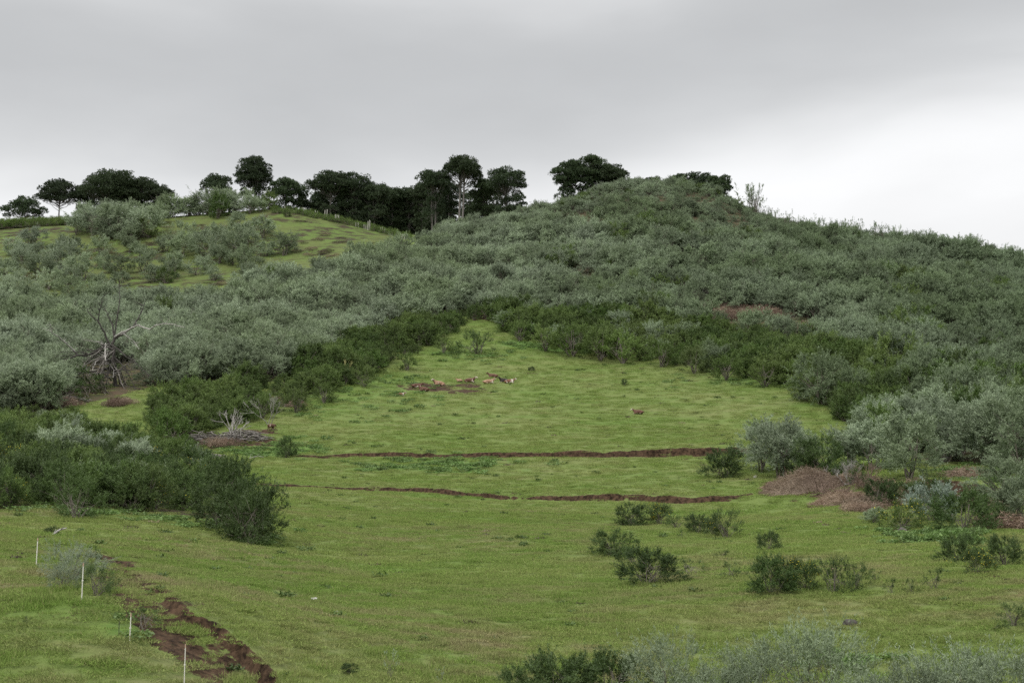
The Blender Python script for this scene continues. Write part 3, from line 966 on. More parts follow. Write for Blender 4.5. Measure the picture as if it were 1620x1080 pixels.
sample(Z_SILVER, 225, 485, 2.9, sil, "hill", 2.7, 5.0, open_spot)
sample(Z_BROOM_L, 180, 345, 2.5, lambda x, y: "broom", "band_left", 2.0, 3.5)
sample(Z_BROOM_R, 190, 345, 2.5, lambda x, y: "broom" if rng.uniform() < .9 else "silver", "band_right", 2.2, 3.9)
sample(Z_LOW_R, 140, 300, 3.2, lambda x, y: "silver" if rng.uniform() < .68 else "broom", "low_right", 3.2, 6.0)
sample(Z_LOW_L, 78, 235, 2.3, lambda x, y: "broom" if rng.uniform() < .90 else "silver", "low_left", 1.2, 2.6)
RG_TXT = {
    ("silver", "hill"): ("grey-green shrub, one of many in the dense thicket clothing the main hill", "grey-green shrubs of the main hill thicket"),
    ("broom", "hill"): ("dark green bush growing among the grey-green thicket of the main hill", "dark bushes inside the hill thicket"),
    ("broom", "band_left"): ("dark green bush in the dense band bordering the left side of the cow meadow", "dark bushes bordering the cow meadow on its left side"),
    ("broom", "band_right"): ("dark green bush in the dense band bordering the top and right of the cow meadow", "dark bushes bordering the top and right of the cow meadow"),
    ("silver", "band_right"): ("grey-green shrub standing among the dark bushes above the cow meadow", "grey-green shrubs among the dark meadow border"),
    ("silver", "low_right"): ("tall grey-green shrub of the mixed thicket at the right end of the terraces", "tall grey-green shrubs right of the terraces"),
    ("broom", "low_right"): ("dark green bush of the mixed thicket at the right end of the terraces", "dark bushes right of the terraces"),
    ("broom", "low_left"): ("dark green bush of the large bushy mass at the lower left of the meadow", "dark bushes of the lower left mass"),
    ("silver", "low_left"): ("grey-green shrub standing in the dark bushy mass at the lower left", "grey-green shrubs of the lower left mass"),
}
DEN.sort(key=lambda d: -d[5] / d[3])
cnt = {"silver": 0, "broom": 0}
LIM = {"silver": 215, "broom": 245}
rest = []
for d in DEN:
    k, reg_, x, y, z, h = d
    ppx, ppy = project(x, y, z)
    if cnt[k] < LIM[k] and -30 < ppx < 1650 and reg_ != "x":
        cnt[k] += 1
        lab, grp = RG_TXT[(k, reg_)]
        if k == "silver":
            key = f"silvertree{rng.integers(3)}" if y < 260 else f"silver{rng.integers(5)}"
        else:
            key = f"broomfine{rng.integers(3)}" if y < 150 else f"broom{rng.integers(4)}"
            if y < 190 and rng.uniform() < .42: key = f"broom{rng.integers(4)}" if rng.uniform() < .6 else f"olive{rng.integers(3)}"
            elif rng.uniform() < .14: key = f"olive{rng.integers(3)}"
            if rng.uniform() < .10 and y < 150: key = "broomyellow0"
            h *= 1.0
        plant(key, 0, 0, h, lab, "shrub" if k == "silver" else "bush", grp, xy=(x, y), wf=rng.uniform(.9, 1.2))
    else:
        rest.append(d)
for kind, keys, nm, lab in (("silver", [f"silver{i}" for i in range(5)], "shrub_thicket", "dense grey-green shrub thicket covering the main hill up to its crest"),
                            ("broom", [f"broom{i}" for i in range(4)], "broom_thicket", "dark green bushes filling the thicket round the meadow")):
    rs = [d for d in rest if d[0] == kind]
    pts = np.array([(d[2], d[3], d[4] - .1) for d in rs])
    sc = np.array([d[5] / SHR[keys[0]][3] for d in rs])
    scl = np.stack([sc * rng.uniform(.9, 1.3, len(sc)), sc * rng.uniform(.9, 1.3, len(sc)), sc], 1)
    rot = np.zeros_like(pts); rot[:, 2] = rng.uniform(0, 6.28, len(pts)); rot[:, :2] = rng.normal(size=(len(pts), 2)) * .08
    scatter(nm, pts, rot, scl, rng.integers(0, len(keys), len(pts)), joined(keys), lab)
    print(nm, len(pts))


# ------------------------------------------------------------------ pines on the skyline
def pine(seed, W, H, cb, lean=0.0, trunks=1, dense=1.0, ncl=None, skirt=0.0, dome=.55):
    """umbrella pine: crown of needle tufts on limbs; cb = height where the crown starts (fraction of H)"""
    rg = np.random.default_rng(seed)
    ncl = ncl or int(62 * dense * max(.7, W / 11) * max(.7, (1 - cb) * H / 8))
    Rr = W / 2; ch = H * (1 - cb)
    cr_, tr_ = MB(), MB()
    ph = rg.uniform(0, 2 * np.pi, ncl); u = rg.uniform(0, 1, ncl)
    lob = 1 + .20 * np.sin(ph * 2 + seed * 1.7) + .14 * np.sin(ph * 3 + seed)
    rr = np.sqrt(u) * lob
    top = np.sqrt(np.clip(1 - (np.clip(rr, 0, 1)) ** 2, 0, 1))
    zt = H * cb + ch * (.40 + dome * top) * (1 - .12)
    depth = rg.uniform(0, 1, ncl) ** 1.3
    z = zt - depth * ch * (.38 + .45 * top)
    low = rg.uniform(size=ncl) < skirt
    z = np.where(low, (H * cb + ch * .2) * rg.uniform(.2, 1.0, ncl), z)
    rr = np.where(low, rr * .75, rr)
    C = np.stack([rr * Rr * .84 * np.cos(ph) + lean * z / H, rr * Rr * .84 * np.sin(ph), z], 1)
    rc = rg.uniform(.8, 1.5, ncl) * (.75 + .04 * W)
    # needle tufts: mostly on the upper shell of every clump
    n_t = 46
    D = rg.normal(size=(ncl, n_t, 3)); D[..., 2] = np.abs(D[..., 2]) * .9 - .25
    D /= np.linalg.norm(D, axis=-1, keepdims=True)
    P = C[:, None] + D * (rc[:, None] * rg.uniform(.55, 1.0, (ncl, n_t)))[..., None] * np.array([1.2, 1.2, .85])
    Pn = np.repeat(P.reshape(-1, 3), 7, 0) + rg.normal(size=(ncl * n_t * 7, 3)) * .12
    Dn = np.repeat(D.reshape(-1, 3), 7, 0) * .8 + rg.normal(size=Pn.shape) * .6 + np.array([0, 0, .35])
    cr_.leaves(Pn, Dn, .50 * rg.uniform(.7, 1.2, len(Pn)), .19, rg)
    for k in range(trunks):
        off = (k - (trunks - 1) / 2) * 1.1
        th_ = H * (cb + (1 - cb) * .45)
        q = np.linspace(0, 1, 7)
        tp = np.stack([off + off * .4 * q + lean * q * th_ / H + .25 * np.sin(q * 3 + seed), .3 * np.sin(q * 2.5 + seed * 2) + 0 * q, q * (th_ + .6) - .6], 1)
        r0 = .015 * H + .05
        tr_.tube(tp, r0 * (1 - .6 * q), 8)
        sel = range(k, ncl, max(1, trunks))
        for c in sel:
            if rg.uniform() < .35 and ncl > 30: continue
            zz = min(C[c, 2] - .12 * H, th_) * rg.uniform(.80, .98)
            zz = max(zz, H * cb * .45)
            a0 = np.array([np.interp(zz, tp[:, 2], tp[:, 0]), np.interp(zz, tp[:, 2], tp[:, 1]), zz])
            m_ = a0 * .45 + C[c] * .55 + np.array([0, 0, -.04 * H]) + rg.normal(size=3) * .12
            tr_.tube([a0, m_, C[c]], [.11, .075, .03], 5)
    return cr_, tr_


def put_pine(px, top, wpx, cbpx, basepx, D, label, seed, group="dark pines along the skyline", **kw):
    r = ray(px, 500); x, y = r[0] / r[1] * D, D
    z = float(ground_lo(np.array([x]), np.array([y]))[0])
    rt = ray(px, top); zt = rt[2] / rt[1] * D
    H = zt - z; W = wpx * D / FPX
    rcb = ray(px, cbpx); cb = float(np.clip((rcb[2] / rcb[1] * D - z) / H - .22 * W / H, .12, .8))
    c_, t_ = pine(seed, W, H, cb, **kw)
    root = empty("pine_tree", (x, y, z), 0)
    tag(root, label, "pine tree", group)
    link(bpy.data.objects.new("trunk", t_.mesh("trunk", [M_PINEBARK], True)), root)
    link(bpy.data.objects.new("crown", c_.mesh("crown", [M_PINE])), root)


PINES = [
    (32, 309, 56, 328, 345, 560, "small open pine at the far left end of the skyline", dict(dense=.7)),
    (86, 281, 64, 305, 338, 540, "umbrella pine with see-through lower crown, second from the far left", dict(dense=.8)),
    (132, 290, 46, 305, 338, 545, "low pine joining the big pine clump on its left side", dict(skirt=.3)),
    (172, 266, 92, 292, 338, 540, "broad tallest pine of the big clump on the left hill", dict(skirt=.3, dense=1.4)),
    (214, 280, 70, 296, 335, 542, "pine sloping down on the right side of the big left clump", dict(skirt=.3, dense=1.3)),
    (243, 292, 50, 306, 335, 538, "lowest right-hand pine of the big clump above the silvery trees", dict(skirt=.3)),
    (337, 274, 54, 292, 330, 530, "round-topped pine half hidden behind grey-green shrubs on the left hill", dict(skirt=.3)),
    (398, 247, 54, 275, 328, 528, "tall narrow pine standing highest on the left hill", dict(skirt=.35, dense=1.6, dome=.6)),
    (448, 280, 54, 300, 330, 528, "compact round pine just right of the tall narrow pine", dict(skirt=.3, dense=1.3)),
    (477, 310, 34, 320, 338, 530, "small low pine between the round pine and the saddle grove", dict(skirt=.4)),
    (503, 303, 30, 318, 342, 530, "short bushy pine at the left foot of the saddle grove", dict(skirt=.4)),
    (521, 268, 60, 290, 345, 522, "leftmost tall pine of the saddle grove with pale hanging branches", dict(skirt=.15, dense=1.2)),
    (556, 273, 62, 290, 352, 524, "second tall pine of the saddle grove with a flat dense crown", dict(skirt=.45, dense=1.5)),
    (590, 287, 56, 302, 358, 522, "third pine of the saddle grove, sloping towards the dip", dict(skirt=.5, dense=1.5)),
    (618, 296, 50, 310, 362, 532, "pine at the left of the dip in the saddle grove", dict(skirt=.5, dense=1.5)),
    (645, 294, 50, 310, 366, 535, "pine in the middle of the dip, its top lit fresh green", dict(skirt=.5, dense=1.5)),
    (667, 286, 40, 305, 364, 528, "dark pine just left of the bare-trunked pines", dict(skirt=.5, dense=1.5)),
    (686, 268, 54, 285, 352, 502, "pine with two bare pale trunks right of the dip", dict(trunks=2, dense=1.2, skirt=.22)),
    (710, 286, 44, 300, 356, 515, "dark pine behind the tall double-trunked pine", dict(skirt=.5, dense=1.5)),
    (729, 245, 54, 268, 352, 500, "tallest pine of the saddle grove on two slender bare trunks", dict(trunks=2, dense=1.3, dome=.6)),
    (764, 282, 54, 298, 350, 508, "dense dark pine right of the tall double-trunked pine", dict(skirt=.45, dense=1.5)),
    (800, 262, 64, 285, 350, 500, "rightmost pine of the saddle grove with an open ragged crown", dict(dense=1.0, skirt=.25)),
    (905, 251, 56, 275, 330, 478, "left pine of the dark dome on top of the main hill", dict(skirt=.35, dense=1.5)),
    (938, 247, 60, 265, 325, 480, "middle and highest pine of the dark dome on top of the main hill", dict(skirt=.3, dense=1.6)),
    (970, 260, 52, 275, 322, 478, "right pine of the dark dome on top of the main hill", dict(skirt=.3, dense=1.6)),
    (1025, 281, 56, 292, 320, 490, "low pine top just showing over the crest between the two hilltop clumps", dict(skirt=.3)),
    (1078, 276, 46, 290, 320, 486, "left pine of the low clump at the right of the hilltop", dict(skirt=.3, dense=1.4)),
    (1108, 272, 48, 288, 322, 484, "middle pine of the low clump at the right of the hilltop", dict(skirt=.3, dense=1.4)),
    (1142, 277, 40, 292, 330, 478, "rightmost pine of the skyline, dropping low over the crest", dict(skirt=.4, dense=1.5)),
]
for i, (px, tp, wp, cbp, bp_, D, lab, kw) in enumerate(PINES):
    put_pine(px, tp, wp * 1.12, cbp, bp_, D, lab, 200 + i, **kw)

for k, (px, tp, wp) in enumerate(((508, 290, 40), (538, 284, 50), (566, 292, 54), (583, 296, 50), (604, 302, 54), (630, 300, 56), (655, 300, 56), (675, 296, 50), (700, 300, 44), (745, 296, 46), (782, 290, 46), (818, 300, 26))):
    put_pine(px, tp, wp * 1.15, 330, 360, 545 + 5 * (k % 3), "dark pine in the back row of the saddle grove, hidden up to its crown", 300 + k, group="back row pines of the saddle grove", skirt=.75, dense=1.9)

# ------------------------------------------------------------------ trees and bushes one can tell apart
HT = [(150, 368, 55), (190, 372, 60), (235, 372, 52), (170, 350, 40), (270, 338, 40), (300, 335, 32), (330, 330, 42), (362, 330, 36), (95, 425, 58), (60, 440, 46), (110, 400, 35), (130, 440, 50), (160, 402, 35),
      (185, 430, 35), (225, 425, 40), (290, 402, 42), (330, 406, 46), (370, 402, 46), (345, 388, 38), (245, 442, 30), (415, 374, 38), (450, 400, 40), (400, 428, 30), (20, 402, 33), (38, 424, 38), (8, 442, 40), (75, 455, 38),
      (205, 396, 30), (310, 432, 30), (262, 395, 30), (380, 384, 38), (140, 345, 34), (210, 350, 40), (250, 352, 36), (20, 452, 36), (60, 405, 28), (110, 450, 36), (275, 425, 34), (340, 440, 26), (155, 455, 30), (190, 452, 30)]
HT += [(255, 330, 32), (275, 326, 36), (298, 324, 32), (318, 326, 36), (352, 326, 44), (374, 326, 42), (395, 334, 32), (412, 331, 24), (140, 360, 38), (120, 368, 30)]
_r = random.Random(4)
for q in range(72):
    qx, qy = _r.uniform(-20, 430), _r.uniform(352, 468)
    if qx < 120 and qy < 385: continue
    if qx > 390 and qy < 385: continue
    if min(math.hypot(qx - a, (qy - b_) * 1.6) for a, b_, _ in HT) < 17: continue
    HT.append((qx, qy, _r.uniform(22, 40)))
print("hill trees", len(HT))
for i, (px, py, h) in enumerate(HT):
    x, y = place(px, py + 4)
    plant(f"silvertree{i % 3}" if i % 2 else f"silver{i % 5}", px, py + 4, h * .92, "loose grey-green tree scattered on the grassy hill at the far left", "tree",
          "grey-green trees scattered on the far left hill", name="silver_tree", wf=1.25)
for px, py, h, lab in ((262, 448, 26, "dark green bush at the foot of the grassy left hill, above the shrub belt"), (228, 376, 34, "dark green bush beneath the grey-green clump on the left hill"),
                       (425, 322, 30, "dark green bush below the tall narrow pine"), (345, 345, 40, "olive green bush in front of the half-hidden round-topped pine"),
                       (454, 343, 12, "tiny round bush on the open slope below the compact round pine")):
    plant("broom1", px, py, h, lab)

SI = [  # key, px, py base, height px, label, category, width factor
    ("silvertree0", 1235, 758, 92, "feathery grey-green tree at the right end of the upper terrace", "tree", 1.05),
    ("silvertree1", 1205, 748, 78, "grey-green tree leaning over the end of the upper earth bank", "tree", 1.0),
    ("silvertree2", 1262, 742, 66, "smaller grey-green tree filling the middle of the row right of the terrace", "tree", 1.),
    ("silvertree2", 1385, 748, 80, "grey-green tree between the dark bush and the pale-trunked tree", "tree", 1.2),
    ("silvertree0", 1345, 748, 70, "low grey-green tree behind the dead pale shrub", "tree", 1.1),
    ("silvertree1", 1443, 770, 104, "grey-green tree on a short pale trunk at the edge of the gully", "tree", 1.05),
    ("silvertree1", 1300, 640, 84, "pale grey-green tree standing out of the dark bushes at the meadow's right edge", "tree", .95),
    ("silvertree2", 1345, 640, 64, "smaller pale grey-green tree beside the one standing out of the dark bushes", "tree", 1.),
    ("silvertree0", 1380, 700, 60, "grey-green shrub at the right corner of the cow meadow", "tree", 1.1),
    ("silvertree2", 1500, 735, 100, "large grey-green tree rising above the bright green gap on the right", "tree", 1.1),
    ("silvertree0", 1560, 742, 105, "large grey-green tree near the right edge over dark stems", "tree", 1.1),
    ("silvertree1", 1610, 748, 115, "tall grey-green tree at the right edge above the terraces", "tree", 1.0),
    ("silvertree1", 1590, 800, 78, "grey-green shrub at the right edge below the dark stems", "tree", 1.2),
    ("silvertree0", 1625, 830, 80, "grey-green shrub cut by the right edge above the lower meadow", "tree", 1.2),
    ("silverblue", 1472, 826, 62, "bluish silver shrub beside the yellow-flowered bush by the gully", "shrub", 1.15),
    ("silvertree2", 1384, 828, 26, "small grey-green shrub at the foot of the dead bracken heap", "shrub", 1.3),
    ("broomfine0", 1302, 762, 64, "dark green bush in the row of grey-green trees right of the terrace", "bush", 1.15),
    ("broomfine1", 1268, 760, 40, "low dark bush behind the dead bracken heap", "bush", 1.2),
    ("broomfine1", 1146, 758, 48, "dark rounded bush at the right end of the upper terrace", "bush", 1.1),
    ("broomfine2", 1525, 842, 66, "dark brownish bush right of the bluish silver shrub", "bush", 1.2),
    ("broomfine2", 1570, 835, 40, "dark low bush under the right-hand grey-green shrubs", "bush", 1.2),
    ("broomfine0", 1400, 640, 50, "dark bush at the meadow's right corner below the grey-green trees", "bush", 1.2),
    ("broomfine1", 1395, 800, 44, "dark bush in the hollow just right of the dead bracken heap", "bush", 1.2),
    ("broomfine2", 1440, 795, 34, "low dark bush in the gully below the pale-trunked tree", "bush", 1.4),
    ("broomfine0", 1488, 792, 36, "dark bush on the gully rim between the pale-trunked tree and the bright green gap", "bush", 1.2),
    ("broomsparse1", 1360, 792, 30, "thin dark bush rising from the right end of the dead bracken", "bush", 1.2),
    ("broomyellow1", 1428, 838, 46, "bright yellow-flowered bush beside the bluish silver shrub", "bush", 1.2),
    ("broomfine0", 998, 832, 36, "dark low bush just below the lower earth bank, leftmost of its row", "bush", 1.3),
    ("broomyellow0", 1043, 830, 34, "bush with a few yellow flowers, second in the row below the lower bank", "bush", 1.1),
    ("broomsparse0", 1070, 836, 20, "thin straggly bush, third in the row below the lower bank", "bush", 1.4),
    ("broomfine1", 1103, 843, 28, "dark bush in the middle of the row below the lower bank", "bush", 1.2),
    ("broomyellow0", 1127, 847, 28, "yellow-flecked bush next to the tallest bush below the lower bank", "bush", 1.),
    ("broomsparse1", 1150, 851, 46, "tallest bush at the right end of the row below the lower bank", "bush", 1.),
    ("twig0", 1083, 852, 16, "tiny twiggy bush in front of the row below the lower bank", "bush", 1.2),
    ("broomfine2", 1217, 872, 30, "lone round dark bush on the open grass right of the bush row", "bush", 1.),
    ("broomfine0", 970, 878, 42, "dark bush at the left end of the scattered meadow bushes", "bush", 1.2),
    ("broomsparse1", 1000, 893, 32, "bush with pale yellow tips linking two dark meadow bushes", "bush", 1.1),
    ("broomfine1", 1024, 925, 58, "wide dark bush spreading low in the middle of the lower meadow", "bush", 1.3),
    ("twig1", 1088, 910, 26, "sparse flat bush right of the wide dark bush", "bush", 1.6),
    ("twig0", 1155, 914, 28, "sparse yellowish bush between the wide dark bush and the flowering clump", "bush", 1.5),
    ("twig1", 1143, 882, 12, "dead-looking dark twigs lying on the grass above the sparse yellowish bush", "bush", 2.),
    ("broomfine0", 1222, 942, 60, "large dark bush at the left of the flowering clump in the lower meadow", "bush", 1.1),
    ("broomyellow0", 1250, 936, 52, "bush speckled with yellow flowers, left one in the flowering clump", "bush", .9),
    ("broomyellow0", 1276, 936, 46, "bush speckled with yellow flowers, right one in the flowering clump", "bush", .95),
    ("broomsparse0", 1318, 936, 56, "upright pointed bush right of the yellow flowers", "bush", .85),
    ("broomsparse1", 1354, 932, 40, "sparse bush at the right end of the flowering clump", "bush", .9),
    ("twig0", 1387, 920, 22, "small forked sapling on open grass right of the flowering clump", "sapling", 1.),
    ("twig1", 1410, 936, 24, "thin bare sapling between two other saplings in the lower right meadow", "sapling", .8),
    ("twig0", 1442, 938, 26, "thin dark sapling right of the bare one in the lower right meadow", "sapling", .8),
    ("twig1", 1480, 932, 36, "tallest wispy sapling in the lower right meadow", "sapling", .8),
    ("broomfine1", 1520, 890, 44, "dark leaning bush, upper part of the pair near the right edge", "bush", 1.1),
    ("broomyellow0", 1545, 908, 40, "bush with yellow flecks leaning downhill near the right edge", "bush", 1.1),
    ("broomfine2", 1590, 896, 48, "round dark bush nearest the right edge above the lower meadow", "bush", 1.),
    ("broomsparse0", 1604, 992, 36, "low loose bush at the right edge of the lower meadow", "bush", 1.2),
    ("twig0", 1515, 925, 10, "little dark tuft below the leaning bushes near the right edge", "bush", 2.),
    ("twig1", 1575, 1003, 8, "flat dark tuft left of the low loose bush at the right edge", "bush", 2.4),
    ("broomfine0", 453, 724, 32, "small dark tree alone at the left end of the upper terrace", "tree", .8),
    ("broomfine1", 988, 610, 9, "tiny round dark bush alone on the right half of the cow meadow", "bush", 1.1),
    ("broomfine2", 841, 588, 8, "tiny round dark bush behind the lying cows", "bush", 1.1),
    ("broomfine0", 393, 860, 96, "big dark bush at the right tip of the lower left bush mass", "bush", .95),
    ("broomfine1", 352, 838, 72, "dark bush just behind the big bush at the tip of the lower left mass", "bush", 1.),
    ("broomsparse0", 755, 560, 38, "sparse dark bush at the top point of the cow meadow", "bush", 1.3),
    ("broomsparse0", 120, 822, 70, "pale-tipped green bush with radiating branches at the front of the lower left mass", "bush", 1.),
    ("silvertree0", 92, 745, 72, "silver-grey shrub rising out of the dark lower left mass", "shrub", 1.2),
    ("silvertree1", 130, 748, 62, "silver-grey shrub right beside the one rising out of the lower left mass", "shrub", 1.2),
    ("broomyellow1", 15, 800, 42, "yellow-flowered green bush at the left edge above the grass", "bush", 1.2),
    ("silverwisp2", 118, 918, 62, "thin silvery shrub beside the start of the dirt track", "shrub", 1.0),
    ("silverwisp0", 98, 935, 40, "small silvery sapling leaning at the fence line", "shrub", .9),
    ("broomsparse1", 152, 945, 50, "loose dark bush by the second white fence rod", "bush", 1.1),
    ("twig0", 150, 885, 26, "small dark bush above the silvery shrub at the track", "bush", 1.),
    ("twig1", 222, 995, 34, "low dark sapling beside the third white fence rod", "sapling", 1.4),
    ("twig0", 45, 988, 14, "tiny dark weed on the grass at the lower left", "weed", 1.),
    ("broomfine2", 552, 1080, 16, "dark tuft on the grass at the bottom edge", "bush", 1.3),
    ("shoot1", 618, 1088, 48, "pale wispy sapling at the bottom edge of the meadow", "sapling", .8),
    ("shoot0", 698, 1092, 28, "very small pale sapling at the bottom edge, right of the wispy one", "sapling", 1.2),
    ("broomfine1", 82, 845, 14, "small dark weed beside the driftwood log", "weed", 1.2),
    ("olive0", 822, 540, 34, "pale green bush at the very top of the cow meadow", "bush", 1.1),
    ("olive1", 862, 556, 42, "olive green bush beside the lush grass at the meadow top", "bush", 1.2),
    ("olive2", 908, 564, 54, "rounded olive bush jutting into the top of the meadow", "bush", 1.3),
    ("olive0", 950, 571, 58, "tall olive bush with visible stems at the top right of the meadow", "bush", 1.1),
    ("olive1", 985, 575, 54, "olive bush ending the group that juts into the meadow top", "bush", 1.2),
    ("olive2", 1045, 580, 44, "light green bush in the meadow border, first right of the jutting group", "bush", 1.3),
    ("olive0", 1098, 592, 46, "light green bush bulging out of the border above the lone small bush", "bush", 1.1),
    ("olive1", 1150, 602, 46, "light green bush at the middle of the right-hand meadow border", "bush", 1.2),
    ("olive2", 1212, 612, 44, "light green bush in the right-hand border, uphill of the pale grey-green tree", "bush", 1.3),
    ("olive0", 1272, 634, 46, "light green bush next to the pale grey-green tree on the meadow's right edge", "bush", 1.1),
    ("olive1", 702, 560, 30, "low olive bush at the upper left border just below the meadow tip", "bush", 1.2),
    ("olive2", 645, 586, 28, "low olive bush at the middle of the left meadow border", "bush", 1.3),
    ("olive0", 575, 612, 34, "olive bush beside the yellowish dead sapling", "bush", 1.1),
    ("olive1", 512, 638, 36, "light green bush in the lower part of the left meadow border", "bush", 1.2),
    ("olive2", 468, 652, 38, "light green bush at the lowest end of the left meadow border", "bush", 1.3),
    ("olive0", 415, 662, 36, "yellowish green bush behind the brown standing cow", "bush", 1.1),
    ("olive1", 1365, 705, 44, "olive bush at the right corner of the meadow under the grey-green trees", "bush", 1.2),
    ("olive2", 300, 690, 46, "olive bush at the left of the dark woodpile", "bush", 1.3),
    ("olive0", 770, 505, 24, "small olive bush in the notch above the meadow tip", "bush", 1.1),
    # bottom edge, close to the camera
    ("broomfine0", 820, 1112, 50, "dark green bush at the bottom edge, first left of the silver bushes", "bush", 1.3),
    ("broomfine1", 885, 1120, 82, "dark green bush at the bottom edge with its ragged top in front of the grass", "bush", 1.3),
    ("broomfine2", 968, 1124, 84, "dark green bush at the bottom edge touching the silver shrubs", "bush", 1.2),
    ("silverwisp0", 1062, 1140, 126, "silver shrub at the bottom edge, leftmost of the silver row", "shrub", .85),
    ("silverwisp1", 1130, 1150, 96, "low silver shrub in the dip of the bottom-edge silver row", "shrub", 1.2),
    ("silverwisp0", 1205, 1150, 124, "silver shrub at the bottom edge left of the tallest one", "shrub", .95),
    ("silverwisp1", 1290, 1150, 160, "tallest silver shrub of the bottom-edge row", "shrub", .95),
    ("silverwisp0", 1352, 1160, 92, "low silver shrub right of the tallest one at the bottom edge", "shrub", 1.1),
    ("silverwisp1", 1440, 1170, 116, "silver shrub at the bottom edge left of the corner group", "shrub", 1.1),
    ("silverwisp0", 1520, 1170, 142, "broad silver shrub in the bottom right corner group", "shrub", 1.1),
    ("silverwisp1", 1600, 1170, 142, "silver shrub in the extreme bottom right corner", "shrub", 1.0),
    ("broomfine1", 1095, 1128, 40, "green bush at the bottom edge peeping between silver shrubs", "bush", 1.2),
]
for key, px, py, h, lab, cat, wf in SI:
    nm = {"tree": "silver_tree" if key.startswith("silver") else "small_tree", "shrub": "silver_shrub", "bush": "broom_bush", "sapling": "sapling", "weed": "weed"}[cat]
    plant(key, px, py, h, lab, cat, None, wf, name=nm)

# wispy shoots standing up out of the crest
for i in range(80):
    px = rng.uniform(1178, 1212) if i < 6 else rng.uniform(1185, 1615); py = np.interp(px, [1180, 1220, 1300, 1400, 1500, 1620], [342, 355, 362, 384, 402, 434]) + 2
    plant(f"shoot{i % 3}", px, py, (rng.uniform(45, 66) if i < 6 else rng.uniform(26, 38)), "thin leafy shoot sticking up from the crest against the white sky", "shoot", "wispy shoots along the right crest", name="sapling", wf=.8)

# upright feathery shoots growing through the thicket
xs_, ys_ = [], []
for d in DEN:
    if d[0] == "silver" and d[1] == "hill" and rng.uniform() < .42:
        xs_.append((d[2] + rng.normal() * .5, d[3] + rng.normal() * .5 - .5, d[4], d[5]))
A_ = np.array(xs_); P3 = A_[:, :3].copy(); P3[:, 2] += A_[:, 3] * .45
rot = np.zeros_like(P3); rot[:, 2] = rng.uniform(0, 6, len(P3)); rot[:, :2] = rng.normal(size=(len(P3), 2)) * .15
sc = A_[:, 3] * rng.uniform(.62, .85, len(P3)) / SHR["shoot0"][3]
scatter("thicket_shoots", P3, rot, np.stack([sc * 1.3, sc * 1.3, sc], 1), rng.integers(0, 3, len(P3)), joined(["shoot0", "shoot1", "shoot2"]), "feathery upright shoots rising through the grey-green thicket")

# ------------------------------------------------------------------ cover: ridge hedge, rust bracken, brown twigs
def bracken_mesh(seed, Rr=1.3, H=.8, n=900, mat=M_BRACKEN):
    rg = np.random.default_rng(seed); mb = MB()
    r = Rr * np.sqrt(rg.uniform(0, 1, n)); a = rg.uniform(0, 6.28, n)
    P = np.stack([r * np.cos(a), r * np.sin(a), rg.uniform(0, 1, n) ** 1.4 * H * (1 - .5 * (r / Rr) ** 2)], 1)
    D = np.stack([rg.normal(size=n), rg.normal(size=n), rg.normal(size=n) * .6 - .1], 1)
    mb.leaves(P, D, .34 * rg.uniform(.5, 1.3, n), .035, rg)
    return mb.mesh("bracken", [mat])


pts = []
for (cx, cy, rx, ry, k) in ((1165, 498, 75, 9, 60), (1290, 522, 45, 8, 24), (1120, 486, 30, 4, 14), (185, 636, 26, 6, 16), (100, 640, 30, 5, 8), (790, 498, 36, 7, 24), (1480, 655, 40, 6, 10),
                            (1400, 795, 24, 9, 10), (1345, 775, 26, 6, 12), (1585, 830, 24, 8, 14), (1530, 770, 24, 6, 6), (1450, 785, 24, 8, 5), (550, 660, 0, 0, 0), (345, 703, 38, 5, 16), (445, 640, 30, 8, 14), (1560, 800, 14, 8, 8), (1365, 805, 20, 8, 14)):
    for q in range(k):
        a = rng.uniform(0, 6.28); r_ = math.sqrt(rng.uniform())
        x, y = place(cx + rx * r_ * math.cos(a), cy + ry * r_ * math.sin(a))
        pts.append((x, y))
pts = np.array(pts); zz = ground(pts[:, 0], pts[:, 1])
P3 = np.column_stack([pts, zz - .05]); rot = np.zeros_like(P3); rot[:, 2] = rng.uniform(0, 6, len(P3))
sc = rng.uniform(.7, 1.5, len(P3)) * np.where(pts[:, 1] > 280, 1.5, 1.0)
scatter("dead_bracken", P3, rot, np.stack([sc, sc, sc], 1), rng.integers(0, 2, len(P3)), [bracken_mesh(1), bracken_mesh(2)], "rust brown dead bracken in patches round the meadow")

pts = []
for q in range(330):
    px = rng.uniform(-40, 150); py = np.interp(px, [-40, 0, 100, 150], [358, 356, 351, 350]) + rng.uniform(-3, 4)
    pts.append(place(px, py))
for q in range(260):
    px = rng.uniform(430, 650); py = np.interp(px, [430, 470, 560, 650], [335, 337, 355, 378]) + rng.uniform(-3, 3)
    pts.append(place(px, py))
pts = np.array(pts); zz = ground_lo(pts[:, 0], pts[:, 1])
P3 = np.column_stack([pts, zz - .1]); rot = np.zeros_like(P3); rot[:, 2] = rng.uniform(0, 6, len(P3))
sc = rng.uniform(.5, 1.0, len(P3)) * np.where(pts[:, 0] < -100, 1.0, .75)
scatter("ridge_undergrowth", P3, rot, np.stack([sc, sc, sc], 1), rng.integers(0, 2, len(P3)), joined(["fresh0", "fresh1"]), "fresh green undergrowth along the ridge under the pines")

